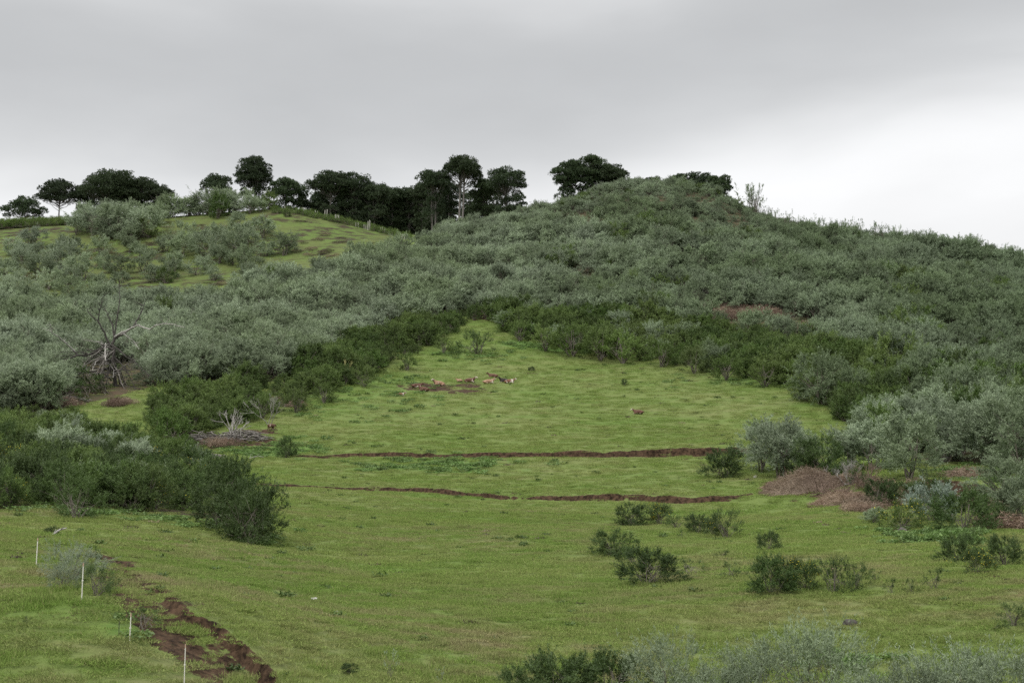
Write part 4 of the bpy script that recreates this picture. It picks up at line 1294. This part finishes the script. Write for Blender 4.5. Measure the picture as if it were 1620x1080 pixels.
# dark dead leaves and stones on the far left hill
pts = []
for q in range(420):
    px, py = rng.uniform(-20, 600), rng.uniform(350, 460)
    if not inpoly(np.array([px]), np.array([py]), Z_LEFT_HILL)[0]: continue
    x, y = place(px, py)
    if vnoise(x / 16, y / 16, 5) + .25 * rng.normal() < .05: continue
    pts.append((x, y))
pts = np.array(pts); zz = ground(pts[:, 0], pts[:, 1])
P3 = np.column_stack([pts, zz - .05]); rot = np.zeros_like(P3); rot[:, 2] = rng.uniform(0, 6, len(P3))
sc = rng.uniform(.5, 1.7, len(P3))
M_BR_DARK = leaf_mat("dark_dead_litter", (.060, .045, .033), (.085, .06, .045), None, .1)
scatter("hill_litter", P3, rot, np.stack([sc * 1.5, sc, sc * .6], 1), rng.integers(0, 2, len(P3)), [bracken_mesh(3, mat=M_BR_DARK), bracken_mesh(4, mat=M_BRACKEN)], "dark brown brushwood flecks on the grassy far left hill")

# weeds, dung and dry tufts dotted over the pasture
def weed_mesh(seed, mat, n=60, r=.22, h=.16, Ln=.16, Wd=.05):
    rg = np.random.default_rng(seed); mb = MB()
    rr_ = r * np.sqrt(rg.uniform(0, 1, n)); a = rg.uniform(0, 6.28, n)
    P = np.stack([rr_ * np.cos(a), rr_ * np.sin(a), rg.uniform(0, h, n)], 1)
    mb.leaves(P, np.stack([rg.normal(size=n), rg.normal(size=n), rg.uniform(0, 1.2, n)], 1), Ln, Wd, rg)
    return mb.mesh("weed", [mat])


x, y = wedge(36, 300, 2.1)
z, soil, lush, thick, hill = ground(x, y, True)
k_ = (thick < .5) & (hill < .5) & (rng.uniform(size=x.shape) < (.35 + 1.2 * vnoise(x / 12, y / 9, 88)) * (1 - .72 * sstep(110, 220, y)))
x, y, z = x[k_], y[k_], z[k_]
P3 = np.column_stack([x, y, z]); rot = np.zeros_like(P3); rot[:, 2] = rng.uniform(0, 6, len(P3))
sc = rng.uniform(.4, 1.3, len(P3)) ** 1.5 * (1 + .6 * sstep(120, 260, y))
M_WEED = leaf_mat("weed_leaves", (.055, .095, .022), (.075, .12, .03), None, .25)
scatter("weeds", P3, rot, np.stack([sc * 1.3, sc, sc * .8], 1), rng.choice([0, 0, 1, 2, 3], len(P3)), [weed_mesh(1, M_WEED), weed_mesh(2, M_WEED, 30), weed_mesh(3, M_BRACKEN, 26, h=.06), weed_mesh(4, M_BR_DARK0, 40, r=.25, h=.04)],
        "small dark weeds and dry tufts dotted over the pasture")

# the big heap of dead bracken by the gully
def heap(px, py, wx, wy, h, n, label, name, mat, Ln=.5, Wd=.03, cat="heap", droop=-.25):
    x0, y0 = place(px, py)
    z0 = float(ground(np.array([x0]), np.array([y0]))[0])
    rg = np.random.default_rng(int(px))
    r = np.sqrt(rg.uniform(0, 1, n)); a = rg.uniform(0, 6.28, n)
    hx, hy = r * np.cos(a) * wx, r * np.sin(a) * wy
    prof = h * (1 - r ** 2) * (1 + .6 * fbm(hx / 1.6 + px, hy / 1.3, 12, 3)) * (1 + .5 * fbm(hx / .5 + px, hy / .5, 15, 2))
    gz = ground(x0 + hx, y0 + hy) - z0
    P = np.stack([hx, hy, gz + prof * rg.uniform(.75, 1.0, n)], 1)
    # strands hang along the slope of the heap
    D = np.stack([np.cos(a) * .7 + rg.normal(size=n) * .9, np.sin(a) * .6 + rg.normal(size=n) * .9, droop + rg.normal(size=n) * .6], 1)
    mb = MB(); mb.leaves(P, D, Ln * rg.uniform(.5, 1.5, n), Wd, rg)
    # solid core so that the heap is not see-through
    k = 26; uu, vv = np.meshgrid(np.linspace(0, 1, 9), np.linspace(0, 2 * np.pi, k, endpoint=False), indexing='ij')
    cx, cy = uu * np.cos(vv) * wx, uu * np.sin(vv) * wy
    cz = ground(x0 + cx, y0 + cy) - z0 + h * (1 - uu ** 2) * (1 + .6 * fbm(cx / 1.6 + px, cy / 1.3, 12, 3)) * .8 - .06
    V = np.stack([cx, cy, cz], -1).reshape(-1, 3)
    i = np.arange(8)[:, None] * k; j = np.arange(k)[None]; jn = (j + 1) % k
    mb.quads(V, np.stack([i + j, i + k + j, i + k + jn, i + jn], -1).reshape(-1, 4), 0)
    o = link(bpy.data.objects.new(name, mb.mesh(name, [mat])))
    o.location = (x0, y0, z0)
    tag(o, label, cat)
    return o


heap(1272, 786, 4.4, 3.0, 2.1, 11000, "large heap of dead brown bracken spilling from the end of the lower terrace", "bracken_heap", M_BRACKEN)
heap(1322, 799, 2.6, 1.5, 1.0, 3500, "lower tail of dead bracken stretching right from the large heap", "bracken_heap", M_BRACKEN)
heap(1232, 779, 2.0, 1.2, .6, 2000, "thin left end of the dead bracken next to the lower earth bank", "bracken_heap", M_BRACKEN)


# ------------------------------------------------------------------ dead wood
def px3(p, D):
    r = ray(*p); return r * (D / r[1])


def dead_tree_traced():
    x0, y0 = place(183, 612); D = y0
    base = np.array([x0, y0, float(ground(np.array([x0]), np.array([y0]))[0])])
    rg = np.random.default_rng(5)
    B = [("trunk", [(183, 614), (181, 590), (180, 570), (179, 545), (181, 533)], .30, .20, 0, 0),
         ("limb", [(181, 533), (205, 520), (220, 515), (238, 521), (245, 515), (258, 512), (275, 513), (292, 518)], .22, .06, -7, 1),
         ("limb", [(181, 536), (195, 528), (210, 518), (218, 505), (225, 490), (229, 478)], .18, .04, 3, 0),
         ("limb", [(181, 533), (178, 515), (172, 500), (165, 485)], .15, .04, 1, 0),
         ("limb", [(176, 548), (172, 543), (165, 525), (155, 508), (145, 500), (135, 486)], .20, .04, -2, 0),
         ("limb", [(181, 533), (186, 500), (190, 470), (188, 450)], .14, .03, 2, 0),
         ("limb", [(155, 508), (158, 490), (163, 470)], .10, .03, -1, 0),
         ("limb", [(179, 552), (165, 548), (145, 560), (122, 562), (100, 572), (82, 585), (75, 597)], .22, .04, -4, 0),
         ("limb", [(124, 562), (110, 548), (95, 535), (83, 527), (80, 515)], .20, .06, -6, 1),
         ("limb", [(176, 550), (165, 546), (155, 541), (140, 539)], .14, .04, -2, 1),
         ("limb", [(188, 530), (195, 528), (210, 538), (220, 552)], .11, .03, -3, 1),
         ("limb", [(178, 580), (160, 585), (127, 591), (89, 597), (60, 612)], .16, .04, -5, 0),
         ("limb", [(178, 590), (150, 590), (118, 601), (104, 618), (95, 632)], .15, .05, -6, 1),
         ("limb", [(165, 576), (174, 576), (180, 585), (179, 597)], .12, .05, -3, 1),
         ("limb", [(122, 603), (123, 612), (127, 628)], .09, .04, -6, 1),
         ("limb", [(168, 560), (152, 572), (146, 586)], .13, .05, -4, 1),
         ("limb", [(167, 543), (166, 556), (167, 570)], .16, .10, -4, 1)]
    root = empty("dead_tree", base)
    tag(root, "large leafless dead tree with sprawling pale limbs on the left slope", "dead tree")
    for q in range(20):
        a0 = px3((rg.uniform(170, 186), rg.uniform(548, 604)), D) - base
        e = px3((rg.uniform(66, 165) if q % 4 else rg.uniform(195, 240), rg.uniform(545, 626)), D - rg.uniform(1, 5)) - base
        mid = (a0 + e) / 2 + np.array([0, 0, rg.uniform(.4, 2.0)])
        mb = MB()
        tt = np.linspace(0, 1, 9)[:, None]
        pts = a0 * (1 - tt) ** 2 + mid * 2 * tt * (1 - tt) + e * tt ** 2 + rg.normal(size=(9, 3)) * .08
        mb.tube(pts, np.linspace(.13, .03, 9), 5)
        for k_ in range(34):
            i = rg.integers(2, 9); d = rg.normal(size=3); d /= np.linalg.norm(d); ln = rg.uniform(.6, 1.8)
            mb.tube([pts[i], pts[i] + d * ln * .5 + rg.normal(size=3) * .12, pts[i] + d * ln + np.array([0, 0, -.2])], [.035, .022, .01], 3)
        link(bpy.data.objects.new("limb", mb.mesh("limb", [M_TWIG if q % 3 == 0 else M_DEAD_DARK], True)), root)
    for nm, pl, r0, r1, dy, wht in B:
        mb = MB()
        k = len(pl); pts = []
        for q, p in enumerate(pl):
            f = q / (k - 1)
            pts.append(px3(p, D + dy * f) - base)
        pts = np.array(pts)
        tt = np.linspace(0, k - 1, (k - 1) * 4 + 1)
        pts = np.stack([np.interp(tt, range(k), pts[:, c]) for c in range(3)], 1)
        pts[1:-1] += rg.normal(size=(len(pts) - 2, 3)) * r0 * .22
        rad = np.linspace(r0, r1, len(pts)) * (.75 if wht else 1.15)
        mb.tube(pts, rad, 7)
        if nm == "limb":
            for q in range(16):
                i = rg.integers(2, len(pts)); d = rg.normal(size=3); d[2] = abs(d[2]) * .8; d /= np.linalg.norm(d)
                ln = rg.uniform(.6, 2.0)
                mb.tube([pts[i], pts[i] + d * ln * .5 + rg.normal(size=3) * .1, pts[i] + d * ln + np.array([0, 0, rg.uniform(-.3, .3)])], [.045, .03, .012], 4)
        link(bpy.data.objects.new(nm, mb.mesh(nm, [M_DEAD if wht else M_DEAD_DARK], True)), root)


dead_tree_traced()
for px, py, h in ((150, 618, 40), (170, 622, 30), (110, 630, 38), (200, 610, 36), (90, 640, 30), (140, 628, 26)):
    plant("twig1", px, py, h, "dark twiggy undergrowth tangled beneath the big dead tree", "brushwood", "tangled undergrowth under the dead tree", name="brushwood", wf=2.0)


def dead_shrub(seed, H, n=5, depth=4, spread=.6, r0=.05):
    rg = np.random.default_rng(seed); mb = MB()

    def grow(p, d, ln, r, k):
        m = p + d * ln * .5 + rg.normal(size=3) * ln * .05
        e = p + d * ln + rg.normal(size=3) * ln * .06
        mb.tube([p, m, e], [r, r * .8, r * .6], 4)
        if k == 0: return
        for q in range(rg.integers(2, 4)):
            nd = d + rg.normal(size=3) * spread * .6; nd[2] += .12; nd /= np.linalg.norm(nd)
            grow(e, nd, ln * rg.uniform(.6, .85), r * .6, k - 1)
    for q in range(n):
        d = np.array([rg.normal() * spread, rg.normal() * spread, 1.]); d /= np.linalg.norm(d)
        grow(np.array([rg.normal() * .05, rg.normal() * .05, -.1]), d, H * .33, r0, depth - 1)
    V = np.concatenate(mb.v); k = H / V[:, 2].max()
    mb.v = [v * k for v in mb.v]
    return mb


def put_dead(px, py, h, label, seed, mat=None, **kw):
    x, y = place(px, py)
    z = float(ground(np.array([x]), np.array([y]))[0])
    H = h * y / FPX
    o = link(bpy.data.objects.new("dead_shrub", dead_shrub(seed, H, **kw).mesh("dead_shrub", [mat or M_DEAD], True)))
    o.location = (x, y, z)
    tag(o, label, "dead shrub")


put_dead(367, 699, 54, "bleached leafless shrub standing on the woodpile left of the meadow", 3, n=6, r0=.11)
put_dead(425, 672, 50, "thin pale bare sapling just behind the brown standing cow", 14, n=3, depth=5, spread=.55, r0=.07)
put_dead(1346, 782, 46, "grey rounded leafless shrub at the gully behind the bracken heap", 5, n=9, depth=5, spread=.5, r0=.04)
put_dead(1308, 778, 34, "whitish arching dead branches behind the bracken heap", 6, n=5, depth=4, spread=.9, r0=.06)
put_dead(1262, 782, 40, "brown bare twigs tangled on top of the large bracken heap", 21, n=14, depth=4, spread=1.3, r0=.035, mat=M_BROWNTWIG)
put_dead(1300, 793, 34, "brown bare twigs on the right shoulder of the large bracken heap", 22, n=14, depth=4, spread=1.5, r0=.035, mat=M_BROWNTWIG)
put_dead(1336, 797, 30, "brown bare twigs at the right tail of the bracken", 23, n=12, depth=4, spread=1.4, r0=.035, mat=M_BROWNTWIG)
put_dead(1238, 778, 22, "low brown twigs at the left end of the bracken heap", 24, n=12, depth=3, spread=1.5, r0=.03, mat=M_BROWNTWIG)
put_dead(1372, 792, 38, "brown bare bush in the gully between the bracken and the pale-trunked tree", 25, n=10, depth=4, spread=.8, r0=.035, mat=M_BROWNTWIG)
put_dead(546, 602, 36, "pale yellowish dead sapling at the left edge of the cow meadow", 7, n=3, depth=4, spread=.3, r0=.06, mat=simple_mat("yellowed_twigs", (.30, .28, .10), (.38, .36, .16), 6.))
put_dead(1112, 490, 36, "bare thin-stemmed grey shrub at the rust bracken clearing", 8, n=6, depth=4, spread=.3, r0=.05, mat=M_DEAD_DARK)
put_dead(398, 655, 34, "reddish brown bare bush at the left meadow border near the standing cow", 9, n=7, depth=4, spread=.5, r0=.05, mat=M_DEAD_DARK)


def log_obj(px, py, L_, r0, ang, label, mat=M_DEAD, tilt=.1):
    x, y = place(px, py); z = float(ground(np.array([x]), np.array([y]))[0])
    rg = np.random.default_rng(int(px * 3 + py)); mb = MB()
    d = np.array([math.cos(ang), math.sin(ang), tilt])
    q = np.linspace(-.5, .5, 9)
    P = q[:, None] * d * L_ + np.stack([0 * q, 0 * q, .18 * L_ * np.sin(q * 5) * .4 + r0], 1) + rg.normal(size=(9, 3)) * r0 * .3
    mb.tube(P, r0 * (1.1 - .8 * (q + .5)), 7)
    mb.tube([P[4], P[4] + np.array([.1, .1, .35]) * L_ * .5], [r0 * .5, r0 * .15], 5)
    mb.tube([P[6], P[6] + np.array([.3, -.1, .25]) * L_ * .4], [r0 * .4, r0 * .1], 5)
    o = link(bpy.data.objects.new("dead_branch", mb.mesh("dead_branch", [mat], True)))
    o.location = (x, y, z); tag(o, label, "branch")


log_obj(85, 848, 1.5, .09, .9, "pale curved driftwood branch lying on the grass above the fence rods", tilt=.3)
log_obj(1328, 783, 3.2, .13, -.3, "whitish fallen branch on the right slope of the bracken heap", tilt=-.1)
log_obj(1300, 776, 2.6, .10, .4, "grey fallen branch lying behind the top of the bracken heap", tilt=.2)
log_obj(395, 725, 3.6, .09, .05, "thin grey branch lying on the grass left of the upper terrace", tilt=0)
log_obj(300, 421, 3.5, .12, .05, "pale fallen trunk lying on the brown ground of the far left hill", tilt=0)


def rock_mesh(rg, r, sq=.65):
    """one rough boulder as quads of a displaced cube sphere"""
    k = 7; g = np.linspace(-1, 1, k); a, b = np.meshgrid(g, g, indexing='ij'); V = []; F = []; n = 0
    off = rg.uniform(0, 50, 3)
    for ax in range(3):
        for sg in (-1, 1):
            P = np.empty((k, k, 3)); P[..., ax] = sg; P[..., (ax + 1) % 3] = a; P[..., (ax + 2) % 3] = b
            P /= np.linalg.norm(P, axis=-1, keepdims=True) ** .8
            d = 1 + .5 * fbm(P[..., 0] * 1.3 + off[0] + P[..., 2], P[..., 1] * 1.3 + off[1] - P[..., 2], 4, 3)
            P = P * d[..., None] * r * np.array([1, .8, sq])
            V.append(P.reshape(-1, 3)); i = np.arange(k - 1)[:, None] * k; j = np.arange(k - 1)[None]
            f = np.stack([i + j, i + j + 1, i + k + j + 1, i + k + j], -1).reshape(-1, 4)
            F.append((f if sg > 0 else f[:, ::-1]) + n); n += k * k
    return np.concatenate(V), np.concatenate(F)


def rock(px, py, r, label, mat, name="stone"):
    x, y = place(px, py); z = float(ground(np.array([x]), np.array([y]))[0])
    rg = np.random.default_rng(int(px)); mb = MB(); V, F = rock_mesh(rg, r); mb.quads(V, F)
    o = link(bpy.data.objects.new(name, mb.mesh(name, [mat], True))); o.location = (x, y, z + r * .25)
    tag(o, label, "stone")


rock(497, 955, .17, "whitish stone lying alone on the lower meadow", M_STONE)
rock(531, 970, .12, "smaller grey stone to the lower right of the whitish one", M_STONE)
rock(1195, 759, .22, "small pale stone at the end of the upper terrace under the grey-green trees", M_STONE)
rock(1345, 990, .28, "dark knobbly stump standing just above the tallest silver shrub", M_DEAD_DARK, "tree_stump")
rock(1428, 842, .35, "grey rock under the yellow-flowered bush", M_DARKSTONE)
rock(1497, 735, .7, "dark rock under the large grey-green trees on the right", M_DARKSTONE)


def pile(px, py, wx, wy, h, ns, nr, label, ang=0.0):
    x, y = place(px, py); z = float(ground(np.array([x]), np.array([y]))[0])
    rg = np.random.default_rng(int(px)); mb = MB()
    for q in range(nr):
        r = math.sqrt(rg.uniform()); a = rg.uniform(0, 6.28)
        cx, cy = r * wx * math.cos(a), r * wy * math.sin(a)
        V, F = rock_mesh(rg, rg.uniform(.25, .6))
        mb.quads(V + np.array([cx, cy, h * (1 - r * r) * rg.uniform(.1, .8) + float(ground(np.array([x + cx]), np.array([y + cy]))[0]) - z]), F, 1)
    for q in range(ns):
        r = math.sqrt(rg.uniform()); a = rg.uniform(0, 6.28)
        c = np.array([r * wx * math.cos(a), r * wy * math.sin(a), 0.])
        c[2] = h * (1 - r * r) * rg.uniform(.5, 1.1) + .15 + float(ground(np.array([x + c[0]]), np.array([y + c[1]]))[0]) - z
        d = np.array([math.cos(ang + rg.normal() * .7), math.sin(ang + rg.normal() * .7), rg.normal() * .22]) * rg.uniform(.4, 1.3)
        mb.tube([c - d, c + rg.normal(size=3) * .08, c + d], [.07, .06, .03], 4)
    o = link(bpy.data.objects.new("brushwood_pile", mb.mesh("brushwood_pile", [M_TWIG, M_DARKSTONE])))
    o.location = (x, y, z); tag(o, label, "woodpile")


pile(327, 700, 3.0, 2.0, 1.2, 70, 26, "dark pile of stumps and sticks at the left foot of the meadow")
pile(385, 696, 3.6, 2.0, 1.0, 120, 16, "greyish brushwood pile around the bleached leafless shrub")
pile(312, 725, 3.2, 1.5, .7, 110, 4, "small heap of thin grey sticks just above the lower left bush mass")
pile(110, 636, 3.0, 1.5, .7, 60, 0, "scattered dry sticks below the big dead tree")

# ------------------------------------------------------------------ posts and fence rods
def stick(name, px, py, hm, r, mat, label, cat, group=None, lean=0.0, tipm=None, tape=.12):
    x, y = place(px, py); z = float(ground(np.array([x]), np.array([y]))[0])
    mb = MB()
    q = np.linspace(0, 1, 6)
    P = np.stack([lean * hm * q, 0 * q, -.2 + (hm + .2) * q], 1)
    mb.tube(P, r * (1 - tape * q), 8)
    an = np.arange(8) / 8 * 2 * np.pi
    ring = P[-1] + np.stack([np.cos(an), np.sin(an), 0 * an], 1) * r * (1 - tape) * .98
    mb.quads(np.concatenate([ring, [P[-1] + np.array([0, 0, r * .3])]]), [[i, (i + 1) % 8, 8, 8] for i in range(8)][:0] or [[0, 1, 2, 8], [2, 3, 4, 8], [4, 5, 6, 8], [6, 7, 0, 8]])
    o = link(bpy.data.objects.new(name, mb.mesh(name, [mat], True)))
    o.location = (x, y, z)
    tag(o, label, cat, group)
    if tipm:
        t2 = MB(); t2.tube([P[-1] + np.array([0, 0, -.05]), P[-1] + np.array([0, 0, .05])], [r * 1.1, r * 1.1], 8)
        tp = link(bpy.data.objects.new("tip", t2.mesh("tip", [tipm], True)), o)
        t3 = MB(); t3.tube([P[3], P[3] + np.array([0, 0, .04])], [r * 1.7, r * 1.7], 8)
        link(bpy.data.objects.new("insulator", t3.mesh("insulator", [mat], True)), o)
    return o


stick("fence_rod", 57, 900, 1.05, .020, M_ROD, "thin white fence rod, uppermost and farthest left of the four", "fence rod", lean=.02, tipm=M_RODTIP)
stick("fence_rod", 129, 952, 1.08, .018, M_ROD, "thin white fence rod in front of the loose dark bush", "fence rod", lean=.015, tipm=M_RODTIP)
stick("fence_rod", 205, 1016, .78, .017, M_ROD, "short thin white fence rod beside the low dark sapling", "fence rod", lean=.02, tipm=M_RODTIP)
stick("fence_rod", 291, 1090, 1.12, .015, M_ROD, "thin white fence rod cut by the bottom edge", "fence rod", lean=.01, tipm=M_RODTIP)
stick("stake", 188, 1003, .38, .012, M_DEAD_DARK, "short thin dark stake left of the third white rod", "stake")
for px, py, h, lab in ((817, 494, 3.6, "thin pale stake in the dark gap above the meadow's top point"), (1025, 494, 3.2, "thin pale stake among the grey-green shrubs above the central bushes"),
                       (1117, 484, 2.0, "short pale stake at the left part of the rust bracken"), (1208, 500, 2.0, "short pale stake at the right part of the rust bracken")):
    stick("stake", px, py, h, .05, M_POST, lab, "stake")
for px, py, hp in ((86, 352, 12), (90, 352, 9), (94, 351, 13), (451, 331, 7), (478, 336, 8), (481, 337, 9), (484, 337, 8), (499, 341, 8), (502, 341, 7), (514, 343, 11), (517, 344, 13), (530, 350, 11), (533, 350, 10), (536, 351, 11),
                   (563, 359, 7), (567, 360, 8), (576, 362, 7), (579, 363, 8), (582, 364, 14), (585, 364, 16), (602, 368, 8), (605, 368, 9), (609, 369, 8), (636, 379, 9), (640, 379, 10), (644, 379, 9)):
    x, y = place(px, py)
    o = stick("wooden_post", px, py, hp * y / FPX, .16 if hp > 9 else .13, M_POST, "pale wooden post of the fence running along the ridge under the pines", "post", "pale fence posts along the ridge", lean=rng.normal() * .03)

# ------------------------------------------------------------------ cows
def cow_mesh(name, pose, mat, head='left', white_head=True):
    """one skinned body; lying or standing; x = body axis, head at +x"""
    vs, es, rad = [], [], []

    def chain(pts, rs, start=None):
        last = start
        for p, r in zip(pts, rs):
            vs.append(p); rad.append(r if isinstance(r, tuple) else (r, r)); k = len(vs) - 1
            if last is not None: es.append((last, k))
            last = k
        return last
    if pose == 'lying':
        z = .42
        chain([(-.75, 0, z)], [(.30, .30)])
        b1 = chain([(-.35, 0, z + .03), (.10, 0, z + .03), (.50, 0, z + .06)], [(.36, .40), (.36, .42), (.30, .36)], 0)
        n1 = chain([(.78, .02, z + .26), (.98, .06, z + .48)], [(.17, .20), (.13, .15)], b1)
        h = chain([(1.12, .10, z + .56), (1.30, .14, z + .46), (1.42, .16, z + .36)], [(.12, .13), (.09, .10), (.07, .07)], n1)
        for s in (-1, 1):
            chain([(1.02, .08 + s * .16, z + .62), (1.0, .08 + s * .28, z + .62)], [(.04, .05), (.05, .03)], n1)
            chain([(.55, s * .28, .22), (.85, s * .30, .10), (.62, s * .26, .07)], [.12, .08, .06], b1)
            chain([(-.62, s * .36, .28), (-.25, s * .46, .14), (-.55, s * .44, .08)], [.17, .10, .06], 0)
        chain([(-1.02, .05, z + .08), (-1.10, .12, .22)], [.05, .03], 0)
    else:
        z = 1.0
        chain([(-.72, 0, z)], [(.27, .30)])
        b1 = chain([(-.30, 0, z - .02), (.15, 0, z - .02), (.55, 0, z + .02)], [(.31, .38), (.31, .38), (.25, .34)], 0)
        n1 = chain([(.85, 0, z + .12), (1.05, 0, z + .10)], [(.15, .19), (.12, .15)], b1)
        chain([(1.20, 0, z + .10), (1.38, 0, z - .04), (1.50, 0, z - .16)], [(.12, .13), (.09, .10), (.07, .07)], n1)
        for s in (-1, 1):
            chain([(1.10, s * .15, z + .20), (1.07, s * .27, z + .18)], [(.04, .05), (.05, .03)], n1)
            chain([(.52, s * .17, .62), (.54, s * .17, .33), (.52, s * .17, .04)], [.11, .065, .06], b1)
            chain([(-.70, s * .18, .66), (-.62, s * .18, .50), (-.78, s * .18, .32), (-.72, s * .18, .04)], [.15, .10, .065, .06], 0)
        chain([(-1.0, 0, z + .08), (-1.05, 0, .55)], [.04, .03], 0)
    me = bpy.data.meshes.new(name); me.from_pydata(vs, es, [])
    o = bpy.data.objects.new(name, me); COL.objects.link(o)
    sk = o.modifiers.new("skin", 'SKIN'); sk.use_smooth_shade = True
    for k, v in enumerate(me.skin_vertices[0].data):
        v.radius = rad[k]; v.use_root = (k == 0)
    ss = o.modifiers.new("sub", 'SUBSURF'); ss.levels = ss.render_levels = 2
    dg = bpy.context.evaluated_depsgraph_get()
    em = bpy.data.meshes.new_from_object(o.evaluated_get(dg))
    bpy.data.objects.remove(o)
    em.materials.clear(); em.materials.append(mat)
    co = np.empty(len(em.vertices) * 3, np.float32); em.vertices.foreach_get("co", co); co = co.reshape(-1, 3)
    wv = np.zeros(len(co), np.float32)
    if white_head:
        wv = np.clip((co[:, 0] - .98) / .06, 0, 1) * (np.hypot(co[:, 0] - 1.4, 0) < .6)
    wv = np.maximum(wv, ((co[:, 2] < (.16 if pose == 'lying' else .35)) & (co[:, 0] > -.5)).astype(np.float32) * .8)
    at = em.attributes.new("white", 'FLOAT', 'POINT'); at.data.foreach_set("value", wv.astype(np.float32))
    em.name = name
    return em


CM = {"brown": cow_mat("brown_hide", (.085, .036, .020), (.55, .48, .40), .60), "tan": cow_mat("tan_hide", (.27, .16, .10), (.5, .43, .35), .56),
      "dark": cow_mat("dark_hide", (.022, .014, .012), (.50, .44, .38), .66), "pied": cow_mat("pied_hide", (.14, .055, .03), (.55, .49, .42), .50)}
CME = {}


def cow(px, py, lpx, coat, pose, rz, label, wh=True):
    """lpx: body length in photo pixels when seen from the side"""
    k = (coat, pose, wh)
    if k not in CME: CME[k] = cow_mesh("cow", pose, CM[coat], white_head=wh)
    x, y = place(px, py); z = float(ground(np.array([x]), np.array([y]))[0])
    o = link(bpy.data.objects.new("cow", CME[k]))
    s = lpx * y / FPX / 2.0
    o.location = (x, y, z - .02); o.scale = (s * 1.05, s * 1.05, s)
    # stand on the slope
    e = .8
    zx = float(ground_lo(np.array([x + e]), np.array([y]))[0] - ground_lo(np.array([x - e]), np.array([y]))[0]) / (2 * e)
    o.rotation_euler = (0, -math.atan(zx) * math.cos(rz), rz)
    tag(o, label, "cow")


cow(634, 626, 13, "pied", 'lying', 0.3, "small brown and white cow lying lowest at the left end of the herd")
cow(659, 613, 17, "brown", 'lying', 0.4, "brown cow lying at the left of the muddy patch, behind another brown cow", False)
cow(671, 619, 17, "brown", 'lying', 2.9, "reddish brown cow lying in front on the muddy patch")
cow(694, 610, 19, "tan", 'lying', 3.6, "pale tan cow with a white head lying at the upper edge of the mud")
cow(727, 604, 11, "tan", 'lying', 2.6, "small light brown calf lying just left of a dark brown cow", False)
cow(743, 605, 18, "brown", 'lying', -.3, "dark brown cow with a white head raised, lying in the middle of the herd")
cow(773, 607, 18, "tan", 'lying', .35, "pinkish tan cow lying with its white head raised to the right")
cow(780, 598, 16, "brown", 'lying', 2.9, "reddish brown cow lying farthest uphill in the herd", False)
cow(798, 605, 17, "dark", 'lying', 3.5, "almost black cow lying at the right end of the herd", False)
cow(806, 606, 16, "pied", 'lying', -.1, "brown and white cow lying behind the almost black one")
cow(1010, 655, 17, "brown", 'lying', 2.85, "lone brown cow with a whitish face lying on the right half of the meadow")
cow(429, 682, 17, "brown", 'standing', 1.1, "brown cow standing by the bare sapling at the left meadow border", False)
cow(264, 720, 16, "tan", 'standing', 1.9, "pale cow standing behind the lower left bushes, half hidden")
